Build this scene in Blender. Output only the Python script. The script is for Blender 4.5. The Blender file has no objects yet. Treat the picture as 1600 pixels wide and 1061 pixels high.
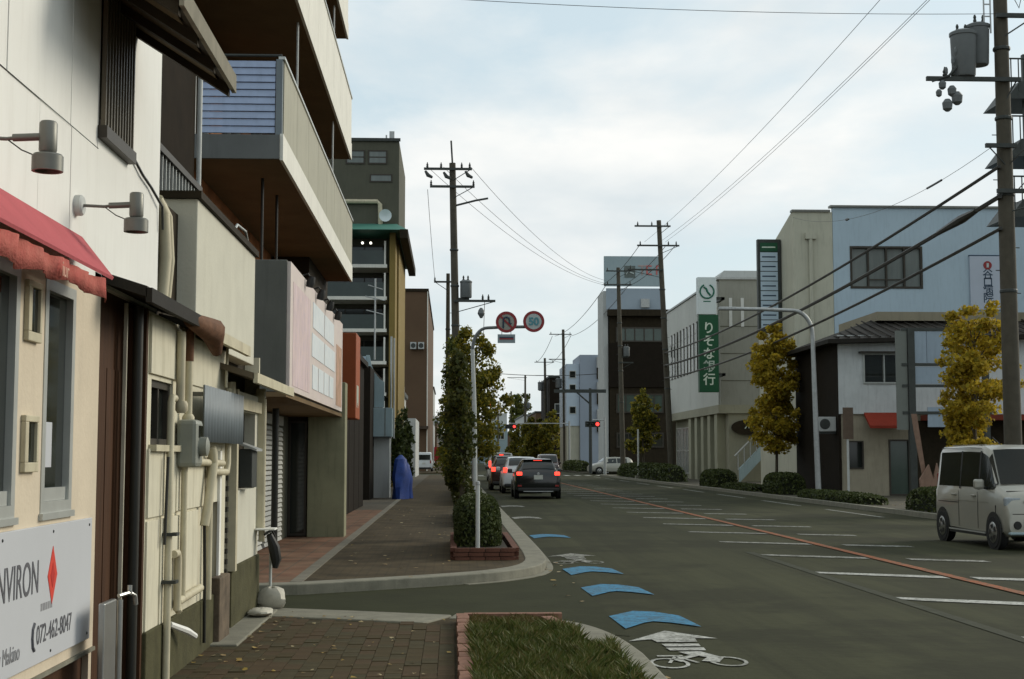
import bpy, bmesh, math, random
import numpy as np
from mathutils import Vector, Matrix
random.seed(7); rng = np.random.default_rng(7)
R = math.radians
scene = bpy.context.scene
col = scene.collection

# ------------------------------------------------------------ camera, sky, sun, exposure
cam = bpy.data.cameras.new('camera'); camo = bpy.data.objects.new('camera', cam); col.objects.link(camo)
camo.location = (0, 0, 1.55)
camo.rotation_euler = (R(90 + 4.768), 0, R(-2.438))
cam.sensor_width = 36; cam.lens = 36 * 2200 / 1600
cam.clip_start = .05; cam.clip_end = 6000
scene.camera = camo
SUN_AZ, SUN_EL = 58, 25            # degrees right of the street direction (+Y), and above the horizon
world = bpy.data.worlds.new('World'); scene.world = world; world.use_nodes = True
nt = world.node_tree; nt.nodes.clear()
def N(t, **k):
    n = nt.nodes.new(t)
    for a, b in k.items(): setattr(n, a, b)
    return n
sky = N('ShaderNodeTexSky', sky_type='NISHITA', sun_disc=False)
sky.sun_elevation = R(SUN_EL); sky.sun_rotation = R(SUN_AZ); sky.air_density = 1.0; sky.dust_density = 2.5; sky.ozone_density = 1.5
tc = N('ShaderNodeTexCoord')
mp = N('ShaderNodeMapping'); mp.inputs['Scale'].default_value = (1, 1, 2.6); mp.inputs['Location'].default_value = (.9, 5.1, 1.4)
nz = N('ShaderNodeTexNoise'); nz.inputs['Scale'].default_value = 2.6; nz.inputs['Detail'].default_value = 9; nz.inputs['Roughness'].default_value = .55; nz.inputs['Distortion'].default_value = .25
cr = N('ShaderNodeValToRGB'); cr.color_ramp.elements[0].position = .44; cr.color_ramp.elements[1].position = .60
nz2 = N('ShaderNodeTexNoise'); nz2.inputs['Scale'].default_value = 7; nz2.inputs['Detail'].default_value = 6
cr2 = N('ShaderNodeValToRGB'); cr2.color_ramp.elements[0].position = .3; cr2.color_ramp.elements[1].position = .75
cr2.color_ramp.elements[0].color = (7.3, 8.0, 8.3, 1); cr2.color_ramp.elements[1].color = (10.6, 10.5, 10.1, 1)
veil = N('ShaderNodeMix', data_type='RGBA'); veil.inputs['Factor'].default_value = .7; veil.inputs['B'].default_value = (7.7, 9.2, 9.7, 1)
mx = N('ShaderNodeMix', data_type='RGBA')
bg = N('ShaderNodeBackground'); bg.inputs['Strength'].default_value = .1
wo = N('ShaderNodeOutputWorld')
L_ = nt.links.new
L_(tc.outputs['Generated'], mp.inputs['Vector']); L_(mp.outputs['Vector'], nz.inputs['Vector']); L_(mp.outputs['Vector'], nz2.inputs['Vector'])
L_(nz.outputs['Fac'], cr.inputs['Fac']); L_(nz2.outputs['Fac'], cr2.inputs['Fac'])
L_(sky.outputs['Color'], veil.inputs['A']); L_(veil.outputs['Result'], mx.inputs['A'])
L_(cr2.outputs['Color'], mx.inputs['B']); L_(cr.outputs['Color'], mx.inputs['Factor'])
L_(mx.outputs['Result'], bg.inputs['Color']); L_(bg.outputs['Background'], wo.inputs['Surface'])
sun = bpy.data.lights.new('sun', 'SUN'); suno = bpy.data.objects.new('sun', sun); col.objects.link(suno)
sun.energy = 2.0; sun.angle = R(24); sun.color = (1, .93, .79)
sd = Vector((math.sin(R(SUN_AZ)) * math.cos(R(SUN_EL)), math.cos(R(SUN_AZ)) * math.cos(R(SUN_EL)), math.sin(R(SUN_EL))))
suno.rotation_euler = sd.to_track_quat('Z', 'Y').to_euler()
suno.location = (30, 20, 40)
vs = scene.view_settings; vs.view_transform = 'Standard'; vs.look = 'None'; vs.exposure = 0; vs.gamma = 1; vs.use_curve_mapping = False

# ------------------------------------------------------------ materials
def lin(v):
    v /= 255
    return v / 12.92 if v <= .04045 else ((v + .055) / 1.055) ** 2.4
def C(r, g, b): return (lin(r), lin(g), lin(b))
MATS = {}
def mat(name, c, rough=.8, var=.18, scale=4, bump=0, metal=0, stain=0, stainc=None, stretch=(1, 1, 1), fine=0, wear=0, wearc=None, coat=0, spec=.32, streak=0, worn=0):
    """principled material: base colour varied by noise, optional run-down stains, fine grain, worn-off patches"""
    if name in MATS: return MATS[name]
    m = bpy.data.materials.new(name); m.use_nodes = True
    t = m.node_tree; b = t.nodes['Principled BSDF']; l = t.links.new
    b.inputs['Roughness'].default_value = rough; b.inputs['Metallic'].default_value = metal
    b.inputs['Specular IOR Level'].default_value = spec
    if coat: b.inputs['Coat Weight'].default_value = coat; b.inputs['Coat Roughness'].default_value = .08
    co = t.nodes.new('ShaderNodeTexCoord'); mpn = t.nodes.new('ShaderNodeMapping'); mpn.inputs['Scale'].default_value = stretch
    l(co.outputs['Object'], mpn.inputs['Vector'])
    n = t.nodes.new('ShaderNodeTexNoise'); n.inputs['Scale'].default_value = scale; n.inputs['Detail'].default_value = 7; n.inputs['Roughness'].default_value = .62
    l(mpn.outputs['Vector'], n.inputs['Vector'])
    r = t.nodes.new('ShaderNodeValToRGB')
    r.color_ramp.elements[0].position = .28; r.color_ramp.elements[1].position = .72
    r.color_ramp.elements[0].color = tuple(x * (1 - var) for x in c) + (1,)
    r.color_ramp.elements[1].color = tuple(min(1, x * (1 + var)) for x in c) + (1,)
    l(n.outputs['Fac'], r.inputs['Fac']); out = r.outputs['Color']
    def blend(out, noise_scale, st, lo, hi, amt, colour):
        mp2 = t.nodes.new('ShaderNodeMapping'); mp2.inputs['Scale'].default_value = st
        l(co.outputs['Object'], mp2.inputs['Vector'])
        k = t.nodes.new('ShaderNodeTexNoise'); k.inputs['Scale'].default_value = noise_scale; k.inputs['Detail'].default_value = 8; k.inputs['Roughness'].default_value = .65
        l(mp2.outputs['Vector'], k.inputs['Vector'])
        q = t.nodes.new('ShaderNodeMapRange'); q.inputs['From Min'].default_value = lo; q.inputs['From Max'].default_value = hi; q.inputs['To Max'].default_value = amt
        l(k.outputs['Fac'], q.inputs['Value'])
        x = t.nodes.new('ShaderNodeMix'); x.data_type = 'RGBA'
        l(q.outputs['Result'], x.inputs['Factor']); l(out, x.inputs['A']); x.inputs['B'].default_value = tuple(colour) + (1,)
        return x.outputs['Result']
    if stain: out = blend(out, 3.1, (3, 3, .35), .5, .75, stain, stainc or tuple(x * .35 for x in c))
    if wear: out = blend(out, 9, (1, 1, 1), .5 - .12, .5 + .12, wear, wearc)
    if worn: out = blend(out, 26, (1, 1, 1), .52, .58, worn, (.05, .05, .032)); out = blend(out, 2.2, (1, 1, 1), .5, .66, worn * .75, (.06, .06, .04))
    if fine: out = blend(out, 140, (1, 1, 1), .45, .7, fine, tuple(min(1, x * 2.2) for x in c))
    if streak: out = blend(out, 38, (1, 1, 1), .52, .68, .5, tuple(x * 1.7 for x in c)); out = blend(out, 60, (1, 1, 1), .55, .7, .5, tuple(x * .45 for x in c))
    if streak: out = blend(out, 1.0, (1.6, .045, 1), .42, .62, streak, tuple(x * 1.6 for x in c)); out = blend(out, .35, (1, 1, 1), .47, .56, streak * .8, tuple(x * .62 for x in c))
    l(out, b.inputs['Base Color'])
    if bump:
        bn = t.nodes.new('ShaderNodeTexNoise'); bn.inputs['Scale'].default_value = scale * 12; bn.inputs['Detail'].default_value = 5
        l(mpn.outputs['Vector'], bn.inputs['Vector'])
        bp = t.nodes.new('ShaderNodeBump'); bp.inputs['Strength'].default_value = bump; bp.inputs['Distance'].default_value = .01
        l(bn.outputs['Fac'], bp.inputs['Height']); l(bp.outputs['Normal'], b.inputs['Normal'])
    MATS[name] = m; return m
def emit(name, c, s):
    if name in MATS: return MATS[name]
    m = mat(name, c, .3, 0); b = m.node_tree.nodes['Principled BSDF']
    b.inputs['Emission Color'].default_value = tuple(c) + (1,); b.inputs['Emission Strength'].default_value = s
    return m
def leafmat(name, cols, trans=.35):
    m = bpy.data.materials.new(name); m.use_nodes = True; t = m.node_tree; l = t.links.new
    b = t.nodes['Principled BSDF']; b.inputs['Roughness'].default_value = .6; b.inputs['Specular IOR Level'].default_value = .25
    g = t.nodes.new('ShaderNodeNewGeometry'); r = t.nodes.new('ShaderNodeValToRGB')
    while len(r.color_ramp.elements) < len(cols): r.color_ramp.elements.new(.5)
    for i, c in enumerate(cols):
        r.color_ramp.elements[i].position = i / (len(cols) - 1); r.color_ramp.elements[i].color = tuple(c) + (1,)
    l(g.outputs['Random Per Island'], r.inputs['Fac']); l(r.outputs['Color'], b.inputs['Base Color'])
    tr = t.nodes.new('ShaderNodeBsdfTranslucent'); l(r.outputs['Color'], tr.inputs['Color'])
    ms = t.nodes.new('ShaderNodeMixShader'); ms.inputs['Fac'].default_value = trans
    l(b.outputs['BSDF'], ms.inputs[1]); l(tr.outputs['BSDF'], ms.inputs[2]); l(ms.outputs['Shader'], t.nodes['Material Output'].inputs['Surface'])
    return m
def brickmat(name, c1, c2, mortar, w, h, rough=.85, offset=.5, msize=.012):
    m = bpy.data.materials.new(name); m.use_nodes = True; t = m.node_tree; l = t.links.new
    b = t.nodes['Principled BSDF']; b.inputs['Roughness'].default_value = rough; b.inputs['Specular IOR Level'].default_value = .12
    co = t.nodes.new('ShaderNodeTexCoord'); br = t.nodes.new('ShaderNodeTexBrick'); br.offset = offset
    br.inputs['Color1'].default_value = (*c1, 1); br.inputs['Color2'].default_value = (*c2, 1); br.inputs['Mortar'].default_value = (*mortar, 1)
    br.inputs['Scale'].default_value = 1; br.inputs['Brick Width'].default_value = w; br.inputs['Row Height'].default_value = h; br.inputs['Mortar Size'].default_value = msize
    l(co.outputs['Object'], br.inputs['Vector'])
    n = t.nodes.new('ShaderNodeTexNoise'); n.inputs['Scale'].default_value = 2.2; n.inputs['Detail'].default_value = 8; l(co.outputs['Object'], n.inputs['Vector'])
    q = t.nodes.new('ShaderNodeMapRange'); q.inputs['From Min'].default_value = .3; q.inputs['From Max'].default_value = .7; q.inputs['To Min'].default_value = .6; q.inputs['To Max'].default_value = 1.25
    l(n.outputs['Fac'], q.inputs['Value'])
    x = t.nodes.new('ShaderNodeVectorMath'); x.operation = 'SCALE'; l(br.outputs['Color'], x.inputs[0]); l(q.outputs['Result'], x.inputs['Scale'])
    l(x.outputs['Vector'], b.inputs['Base Color'])
    MATS[name] = m; return m

asphalt = mat('asphalt', (.033, .034, .0165), .92, .25, .7, .35, fine=.3, wear=.35, wearc=(.024, .025, .012), spec=.12, streak=.8)
asphalt2 = mat('asphalt_side', (.029, .031, .014), .92, .22, 1.1, .35, fine=.22, spec=.12)
concrete = mat('kerb_concrete', (.20, .19, .145), .85, .22, 5, .3, stain=.3)
concrete_wall = mat('concrete_wall', (.26, .25, .155), .85, .15, 2, .15, stain=.45)
white_wall = mat('white_siding', (.78, .77, .72), .7, .05, 1.2, .04, stain=.22, stainc=(.5, .47, .4))
beige_wall = mat('beige_render', (.62, .53, .40), .85, .06, 3, .25, stain=.15)
cream_wall = mat('cream_board', (.62, .58, .445), .8, .1, 3, .1, stain=.45, stainc=(.26, .22, .13))
cream_paint = mat('cream_paint', (.52, .47, .33), .6, .14, 6, 0, stain=.4, stainc=(.2, .13, .07))
block_wall = mat('cream_render', (.56, .54, .445), .85, .06, 3, .2, stain=.3, stainc=(.38, .35, .27))
plinth = mat('mossy_plinth', (.075, .07, .036), .95, .3, 5, .4, stain=.4, stainc=(.05, .05, .035), spec=0.15)
brown_wood = mat('dark_brown_wood', (.062, .028, .013), .65, .3, 3, .2, stretch=(8, 8, .6), spec=0.15)
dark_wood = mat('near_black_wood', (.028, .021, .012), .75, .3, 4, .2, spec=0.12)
roof_dark = mat('dark_roof', (.022, .019, .015), .7, .25, 5, .2, spec=0.15)
black_pipe = mat('black_pipe', (.022, .021, .016), .45, .2, 5)
rust = mat('rusty_iron', (.13, .06, .03), .85, .35, 14, .3)
steel = mat('brushed_steel', (.42, .42, .40), .35, .12, 6, 0, metal=.85)
grey_metal = mat('grey_lamp_metal', (.17, .17, .15), .45, .12, 8, metal=.5)
galv = mat('galvanised_steel', (.40, .41, .40), .5, .15, 8, metal=.5)
pale_paint = mat('pale_pole_paint', (.52, .53, .50), .5, .1, 6, stain=.2)
pole_concrete = mat('pole_concrete', (.075, .066, .048), .85, .2, 4, .2, stain=.3)
dark_steel = mat('dark_steel', (.05, .055, .05), .55, .2, 6, metal=.3)
glass = mat('dark_glass', (.018, .021, .018), .06, .1, 1, spec=.5)
glass_green = mat('green_glass', (.05, .075, .06), .08, .15, 1, spec=.5)
glass_curtain = mat('curtained_glass', (.16, .18, .17), .2, .3, 1.5, stretch=(1, 1, .1))
alu = mat('aluminium_frame', (.46, .47, .44), .4, .08, 6, metal=.4)
alu_dark = mat('bronze_frame', (.05, .043, .033), .5, .15, 6, metal=.3)
pink = mat('pink_awning', C(178, 92, 96), .85, .12, 3, .5, stain=.25, stainc=C(150, 78, 82), spec=.1)
pink_dark = mat('pink_valance', C(172, 92, 84), .9, .22, 7, .6, stain=.35, spec=.08, wear=.35, wearc=C(196, 132, 116))
board_white = mat('sign_board_white', (.52, .53, .55), .45, .03, 2)
ink = mat('grey_ink', (.10, .10, .11), .6, .2, 30)
ink_soft = mat('pale_grey_ink', (.24, .24, .25), .6, .2, 30)
red_ink = mat('red_ink', C(206, 66, 52), .5, .08, 12)
blue_sheet = mat('blue_grey_sheet', C(158, 172, 198), .6, .1, 5, stain=.2)
pvc_blue = mat('grey_blue_pvc', C(112, 120, 124), .5, .1, 5, stain=.25)
grey_box = mat('dark_grey_render', (.125, .125, .11), .85, .1, 2, .15, stain=.25, spec=0.2)
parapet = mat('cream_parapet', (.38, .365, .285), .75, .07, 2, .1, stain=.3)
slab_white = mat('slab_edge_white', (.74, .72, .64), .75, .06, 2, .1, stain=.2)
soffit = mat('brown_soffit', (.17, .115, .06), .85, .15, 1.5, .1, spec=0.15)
tile_orange = brickmat('orange_tile', (.42, .16, .065), (.46, .185, .08), (.26, .13, .07), .11, .07)
tile_brown = brickmat('brown_tile', (.11, .068, .042), (.13, .08, .05), (.075, .055, .04), .3, .12)
shutter_white = mat('white_shutter', (.50, .50, .46), .5, .06, 3, stain=.2)
orange_sign = mat('orange_sign', C(150, 74, 36), .55, .1, 3, stain=.15)
ply_dark = mat('dark_brown_cladding', (.015, .011, .007), .8, .2, 3, stain=.2, spec=0.12)
pale_blue = mat('pale_blue_panel', C(150, 168, 172), .6, .06, 2, stain=.25)
pale_wall = mat('pale_wall', (.46, .47, .45), .8, .06, 1, stain=.25)
olive_wall = mat('olive_grey_wall', (.10, .098, .072), .85, .12, .6, stain=.2, spec=0.2)
teal_roof = mat('teal_roof', C(66, 118, 104), .6, .1, 2)
ochre_wall = mat('ochre_wall', C(134, 114, 62), .8, .08, .8, stain=.2)
brown_wall = mat('brown_render', (.115, .07, .04), .85, .1, .5)
blue_wall = mat('blue_white_siding', C(172, 190, 201), .7, .05, .6, stain=.2)
sand_wall = mat('sand_grey_render', C(184, 182, 164), .85, .08, .6, stain=.3)
bank_light = mat('bank_pale_panel', C(184, 185, 178), .6, .08, .4, stain=.2)
bank_dark = mat('bank_grey_panel', C(142, 141, 131), .75, .1, .5, stain=.25)
bank_beige = mat('bank_stone', C(146, 143, 124), .8, .1, .8, stain=.25)
sign_green = mat('deep_green_sign', C(22, 78, 50), .45, .06, 1)
sign_white = mat('white_sign', C(206, 214, 214), .5, .04, 1)
sign_blue_white = mat('pale_blue_sign', C(178, 196, 208), .5, .05, 1)
green_ink = mat('green_ink', C(20, 100, 78), .5, .05, 5)
navy_ink = mat('navy_ink', C(48, 66, 84), .5, .08, 5)
text_pale = mat('pale_letter', C(200, 212, 196), .5, .05, 5)
text_grey = mat('worn_letter', C(168, 182, 170), .5, .1, 5)
red_text = mat('faded_red_letter', C(196, 104, 100), .5, .1, 4)
sign_red = mat('sign_red', C(140, 44, 46), .4, .08, 8)
sign_blue = mat('sign_blue', C(84, 140, 150), .4, .08, 8)
sign_face = mat('sign_face', C(176, 186, 184), .4, .05, 6)
brick_red = mat('red_brick', (.12, .05, .032), .9, .25, 9, .3)
brick_edge = mat('pink_edging_brick', (.24, .125, .085), .9, .25, 9, .3, stain=.3)
paver = mat('brown_paver', (.062, .046, .021), .9, .3, 2.2, .35, wear=.4, wearc=(.048, .037, .018), spec=.15)
paver2 = mat('reddish_paver', (.072, .047, .024), .9, .3, 2.2, .35, wear=.4, wearc=(.052, .039, .02), spec=.15)
paver3 = mat('olive_paver', (.055, .046, .023), .9, .3, 2.2, .35, wear=.35, wearc=(.068, .054, .028), spec=.15)
pave_far = brickmat('far_paving', (.080, .058, .031), (.070, .054, .030), (.052, .041, .024), .23, .115)
tile_red = brickmat('red_forecourt_tile', (.20, .105, .066), (.18, .112, .072), (.13, .095, .068), .3, .3, offset=0)
soil = mat('dark_soil', (.03, .024, .015), .95, .3, 6, .4)
paint_white = mat('road_white', (.50, .50, .46), .75, .1, 6, wear=.5, wearc=(.16, .16, .14), spec=.12, worn=0.6)
paint_worn = mat('road_white_worn', (.40, .40, .36), .8, .15, 5, wear=.85, wearc=(.085, .085, .07), spec=.12, worn=0.8)
paint_faint = mat('road_line_ghost', (.05, .052, .035), .85, .2, 3, wear=.8, wearc=(.036, .038, .022), spec=.12)
paint_orange = mat('road_orange', C(158, 86, 48), .75, .12, 3, wear=.8, wearc=(.16, .105, .068), spec=.12, worn=0.7)
paint_blue = mat('road_blue', C(62, 132, 168), .75, .14, 3, wear=.65, wearc=C(44, 88, 112), spec=.2, worn=0.55)
bark = mat('grey_bark', (.085, .07, .048), .9, .3, 12, .5)
tyre_m = mat('tyre', (.018, .018, .017), .85, .1, 9)
plastic = mat('black_plastic', (.022, .022, .02), .55, .1, 9)
carblack = mat('black_car_paint', (.014, .015, .014), .22, .1, 2, coat=.6)
carwhite = mat('white_car_paint', (.62, .63, .62), .3, .03, 2, coat=.5)
carsilver = mat('champagne_car_paint', (.35, .34, .29), .32, .04, 2, metal=.2, coat=.5)
cardark = mat('dark_red_car_paint', (.04, .022, .018), .25, .1, 2, coat=.6)
plate_m = mat('number_plate', (.5, .5, .44), .5, .05, 9)
red_glow = emit('red_lamp_lit', (1, .06, .035), 2.2)
red_glow2 = emit('red_signal_lit', (1, .05, .04), 2.6)
amber_glow = emit('amber_signal_lit', (1, .16, .04), 1.6)
warm_lamp = emit('warm_lamp_lit', (1, .95, .8), 2.5)
tail_off = mat('red_lens', (.25, .02, .015), .2, .05, 5)
tarp = mat('blue_tarp', C(40, 66, 132), .55, .35, 3, .9)
red_cloth = mat('red_awning_far', C(138, 48, 30), .8, .12, 3)
sack = mat('white_sack', (.5, .47, .39), .85, .12, 8, .3, stain=.3)
pink_plank = mat('pinkish_plank', C(134, 108, 92), .8, .15, 6, stain=.3)
gl_yel = leafmat('ginkgo_yellow', [(.19, .14, .015), (.42, .29, .024), (.58, .42, .04), (.24, .21, .025), (.48, .33, .028)], .5)
gl_mix = leafmat('ginkgo_turning', [(.05, .06, .012), (.13, .13, .018), (.36, .27, .025), (.10, .11, .02), (.22, .20, .025)], .45)
gl_green = leafmat('ginkgo_green', [(.035, .05, .012), (.075, .095, .02), (.13, .14, .025), (.05, .06, .012), (.20, .18, .025)])
gl_col = leafmat('column_leaf', [(.028, .036, .01), (.05, .062, .014), (.085, .088, .018), (.036, .045, .01), (.12, .11, .02)])
gl_dark = leafmat('hedge_leaf', [(.026, .036, .009), (.05, .065, .016), (.08, .095, .024)], .15)
grassm = leafmat('grass_blade', [(.045, .065, .012), (.075, .10, .02), (.11, .12, .03), (.16, .13, .05)], .2)
grassdry = leafmat('dry_grass_blade', [(.10, .085, .03), (.16, .12, .045), (.07, .075, .02)], .2)
fallen = leafmat('fallen_leaf', [(.35, .24, .05), (.25, .16, .06), (.42, .35, .2), (.14, .09, .03)], .1)

# ------------------------------------------------------------ mesh helpers
class M:
    def __init__(s): s.v = []; s.f = []
    def add(s, vs, fs):
        o = len(s.v); s.v += [tuple(p) for p in vs]; s.f += [tuple(i + o for i in f) for f in fs]; return s
    def box(s, x0, x1, y0, y1, z0, z1):
        x0, x1 = sorted((x0, x1)); y0, y1 = sorted((y0, y1)); z0, z1 = sorted((z0, z1))
        return s.add([(x0,y0,z0),(x1,y0,z0),(x1,y1,z0),(x0,y1,z0),(x0,y0,z1),(x1,y0,z1),(x1,y1,z1),(x0,y1,z1)],
                     [(0,3,2,1),(4,5,6,7),(0,1,5,4),(1,2,6,5),(2,3,7,6),(3,0,4,7)])
    def cyl(s, p0, p1, r0, r1=None, n=12, caps=True):
        return s.tube([p0, p1], [r0, r0 if r1 is None else r1], n, caps)
    def tube(s, pts, r, n=8, caps=True):
        pts = [Vector(p) for p in pts]
        rs = r if isinstance(r, (list, tuple)) else [r] * len(pts)
        o = len(s.v); prev = None
        for i, p in enumerate(pts):
            d = (pts[min(i + 1, len(pts) - 1)] - pts[max(i - 1, 0)]).normalized()
            a = prev if prev is not None else (Vector((0, 0, 1)) if abs(d.z) < .9 else Vector((1, 0, 0)))
            u = (a - d * a.dot(d)).normalized(); w = d.cross(u); prev = u
            for k in range(n):
                t = 2 * math.pi * k / n
                s.v.append(tuple(p + (u * math.cos(t) + w * math.sin(t)) * rs[i]))
        for i in range(len(pts) - 1):
            for k in range(n):
                a = o + i * n + k; b = o + i * n + (k + 1) % n
                s.f.append((a, b, b + n, a + n))
        if caps:
            s.f.append(tuple(o + k for k in range(n))[::-1]); s.f.append(tuple(o + (len(pts) - 1) * n + k for k in range(n)))
        return s
    def prism(s, poly, fn, h0, h1):
        """poly: 2-D points; fn(u, v, h) -> xyz"""
        n = len(poly)
        return s.add([fn(u, v, h0) for u, v in poly] + [fn(u, v, h1) for u, v in poly],
                     [tuple(range(n))[::-1], tuple(range(n, 2 * n))] + [(i, (i + 1) % n, (i + 1) % n + n, i + n) for i in range(n)])
    def quad(s, a, b, c, d): return s.add([a, b, c, d], [(0, 1, 2, 3)])
    def lathe(s, prof, o, ax=2, n=16):
        k0 = len(s.v)
        for r, h in prof:
            for k in range(n):
                t = 2 * math.pi * k / n; p = [r * math.cos(t), r * math.sin(t), h]
                if ax == 0: p = [h, p[0], p[1]]
                if ax == 1: p = [p[0], h, p[1]]
                s.v.append((o[0] + p[0], o[1] + p[1], o[2] + p[2]))
        for i in range(len(prof) - 1):
            for k in range(n):
                a = k0 + i * n + k; b = k0 + i * n + (k + 1) % n
                s.f.append((a, b, b + n, a + n))
        s.f.append(tuple(k0 + k for k in range(n))[::-1]); s.f.append(tuple(k0 + (len(prof) - 1) * n + k for k in range(n)))
        return s
WL = {}
def org(o): return WL.get(o.name, Vector((0, 0, 0)))
def thing(name, label, cat, loc=(0, 0, 0), group=None):
    o = bpy.data.objects.new(name, None); col.objects.link(o); o.location = loc; WL[o.name] = Vector(loc)
    o.empty_display_size = .2
    o['label'] = label; o['category'] = cat
    if group: o['group'] = group
    return o
def obj(name, m, material, parent=None, smooth=False, bevel=0, label=None, cat=None, group=None, kind=None, origin=None):
    """one mesh object; vertices are given in world metres and stored relative to the parent's base"""
    off = org(parent) if parent else Vector(origin or (0, 0, 0))
    me = bpy.data.meshes.new(name)
    v = np.array(m.v, dtype=float) - np.array(off)
    me.from_pydata(v.tolist(), [], m.f); me.update()
    if material: me.materials.append(material)
    o = bpy.data.objects.new(name, me); col.objects.link(o); WL[o.name] = off
    if parent: o.parent = parent
    else: o.location = off
    if smooth:
        bm = bmesh.new(); bm.from_mesh(me); bmesh.ops.recalc_face_normals(bm, faces=bm.faces)
        for f in bm.faces: f.smooth = True
        for e in bm.edges:
            if len(e.link_faces) == 2 and e.calc_face_angle(0) > R(38): e.smooth = False
        bm.to_mesh(me); bm.free()
    if bevel:
        b = o.modifiers.new('bevel', 'BEVEL'); b.width = bevel; b.segments = 2; b.limit_method = 'ANGLE'; b.harden_normals = False
    if label: o['label'] = label
    if cat: o['category'] = cat
    if group: o['group'] = group
    if kind: o['kind'] = kind
    return o
def struct(name, m, material, parent=None, **k): return obj(name, m, material, parent, kind='structure' if parent is None else None, **k)
def piece(name, mesh, parent, loc, rz=0, material=None):
    """a repeat that shares its mesh; loc in world metres"""
    o = bpy.data.objects.new(name, mesh); col.objects.link(o); o.parent = parent
    o.location = Vector(loc) - org(parent); o.rotation_euler.z = rz; return o
def copy_tree(o, parent=None):
    c = o.copy(); col.objects.link(c); WL[c.name] = WL.get(o.name, Vector((0, 0, 0)))
    if parent: c.parent = parent
    for ch in [x for x in col.objects if x.parent == o]: copy_tree(ch, c)
    return c
def FX(X): return lambda u, v, d: (X + d, u, v)      # facade facing +x (left of the street), u = y, v = z
def FXN(X): return lambda u, v, d: (X - d, u, v)     # facade facing -x (right of the street)
def FY(Y): return lambda u, v, d: (u, Y - d, v)      # facade facing the camera end of the street, u = x
def fbox(m, F, u0, u1, v0, v1, d0, d1):
    a = F(u0, v0, d0); b = F(u1, v1, d1); return m.box(a[0], b[0], a[1], b[1], a[2], b[2])
def holed(F, u0, u1, v0, v1, holes, depth):
    """wall sheet with real openings and reveals"""
    us = sorted({u0, u1, *[h[0] for h in holes], *[h[1] for h in holes]}); vv = sorted({v0, v1, *[h[2] for h in holes], *[h[3] for h in holes]})
    m = M()
    for a, b in zip(us, us[1:]):
        for c, d in zip(vv, vv[1:]):
            if any(h[0] <= (a + b) / 2 <= h[1] and h[2] <= (c + d) / 2 <= h[3] for h in holes): continue
            m.quad(F(a, c, 0), F(b, c, 0), F(b, d, 0), F(a, d, 0))
    for h in holes + [(u0, u1, v0, v1)]:
        p = [(h[0], h[2]), (h[1], h[2]), (h[1], h[3]), (h[0], h[3])]
        for i in range(4):
            a, b = p[i], p[(i + 1) % 4]
            m.quad(F(*a, 0), F(*b, 0), F(*b, -depth), F(*a, -depth))
    return m
def window(parent, F, u0, u1, v0, v1, cols=2, rows=1, fw=.05, d0=-.04, d1=.03, fm=None, gm=None, name='window'):
    m = M()
    fbox(m, F, u0, u1, v0, v0 + fw, d0, d1); fbox(m, F, u0, u1, v1 - fw, v1, d0, d1)
    fbox(m, F, u0, u0 + fw, v0 + fw, v1 - fw, d0, d1); fbox(m, F, u1 - fw, u1, v0 + fw, v1 - fw, d0, d1)
    for k in range(1, cols):
        u = u0 + (u1 - u0) * k / cols; fbox(m, F, u - fw * .4, u + fw * .4, v0 + fw, v1 - fw, d0, d1 - .006)
    for k in range(1, rows):
        v = v0 + (v1 - v0) * k / rows; fbox(m, F, u0 + fw, u1 - fw, v - fw * .4, v + fw * .4, d0, d1 - .012)
    w = obj(name, m, fm or alu, parent)
    cw = (u1 - u0) / cols; rh = (v1 - v0) / rows
    for i in range(cols):
        for j in range(rows):
            p = M(); e = fw * .4
            fbox(p, F, u0 + i * cw + e, u0 + (i + 1) * cw - e, v0 + j * rh + e, v0 + (j + 1) * rh - e, d0 + .012 + .004 * ((i + j) % 2), d0 + .02 + .004 * ((i + j) % 2))
            obj('pane', p, gm or glass, w)
    return w
def text(name, s, size, loc, rot, material, parent, ext=.004, align='LEFT', sx=1, lead=1.0, bold=0):
    cu = bpy.data.curves.new(name, 'FONT'); cu.body = s; cu.size = size; cu.extrude = ext; cu.align_x = align; cu.align_y = 'CENTER'; cu.space_line = lead; cu.offset = bold
    o = bpy.data.objects.new('tmp', cu); col.objects.link(o)
    bpy.context.view_layer.update()
    me = bpy.data.meshes.new_from_object(o.evaluated_get(bpy.context.evaluated_depsgraph_get()))
    bpy.data.objects.remove(o)
    mw = Matrix.Translation(Vector(loc) - org(parent)) @ rot.to_4x4() @ Matrix.Diagonal((sx, 1, 1, 1))
    me.transform(mw); me.materials.clear(); me.materials.append(material); me.name = name
    t = bpy.data.objects.new(name, me); col.objects.link(t); t.parent = parent; WL[t.name] = org(parent)
    return t
ROT_PX = Matrix(((0, 0, 1), (1, 0, 0), (0, 1, 0)))       # lettering on a facade facing +x
ROT_NY = Matrix(((1, 0, 0), (0, 0, -1), (0, 1, 0)))      # lettering facing -y

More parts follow.
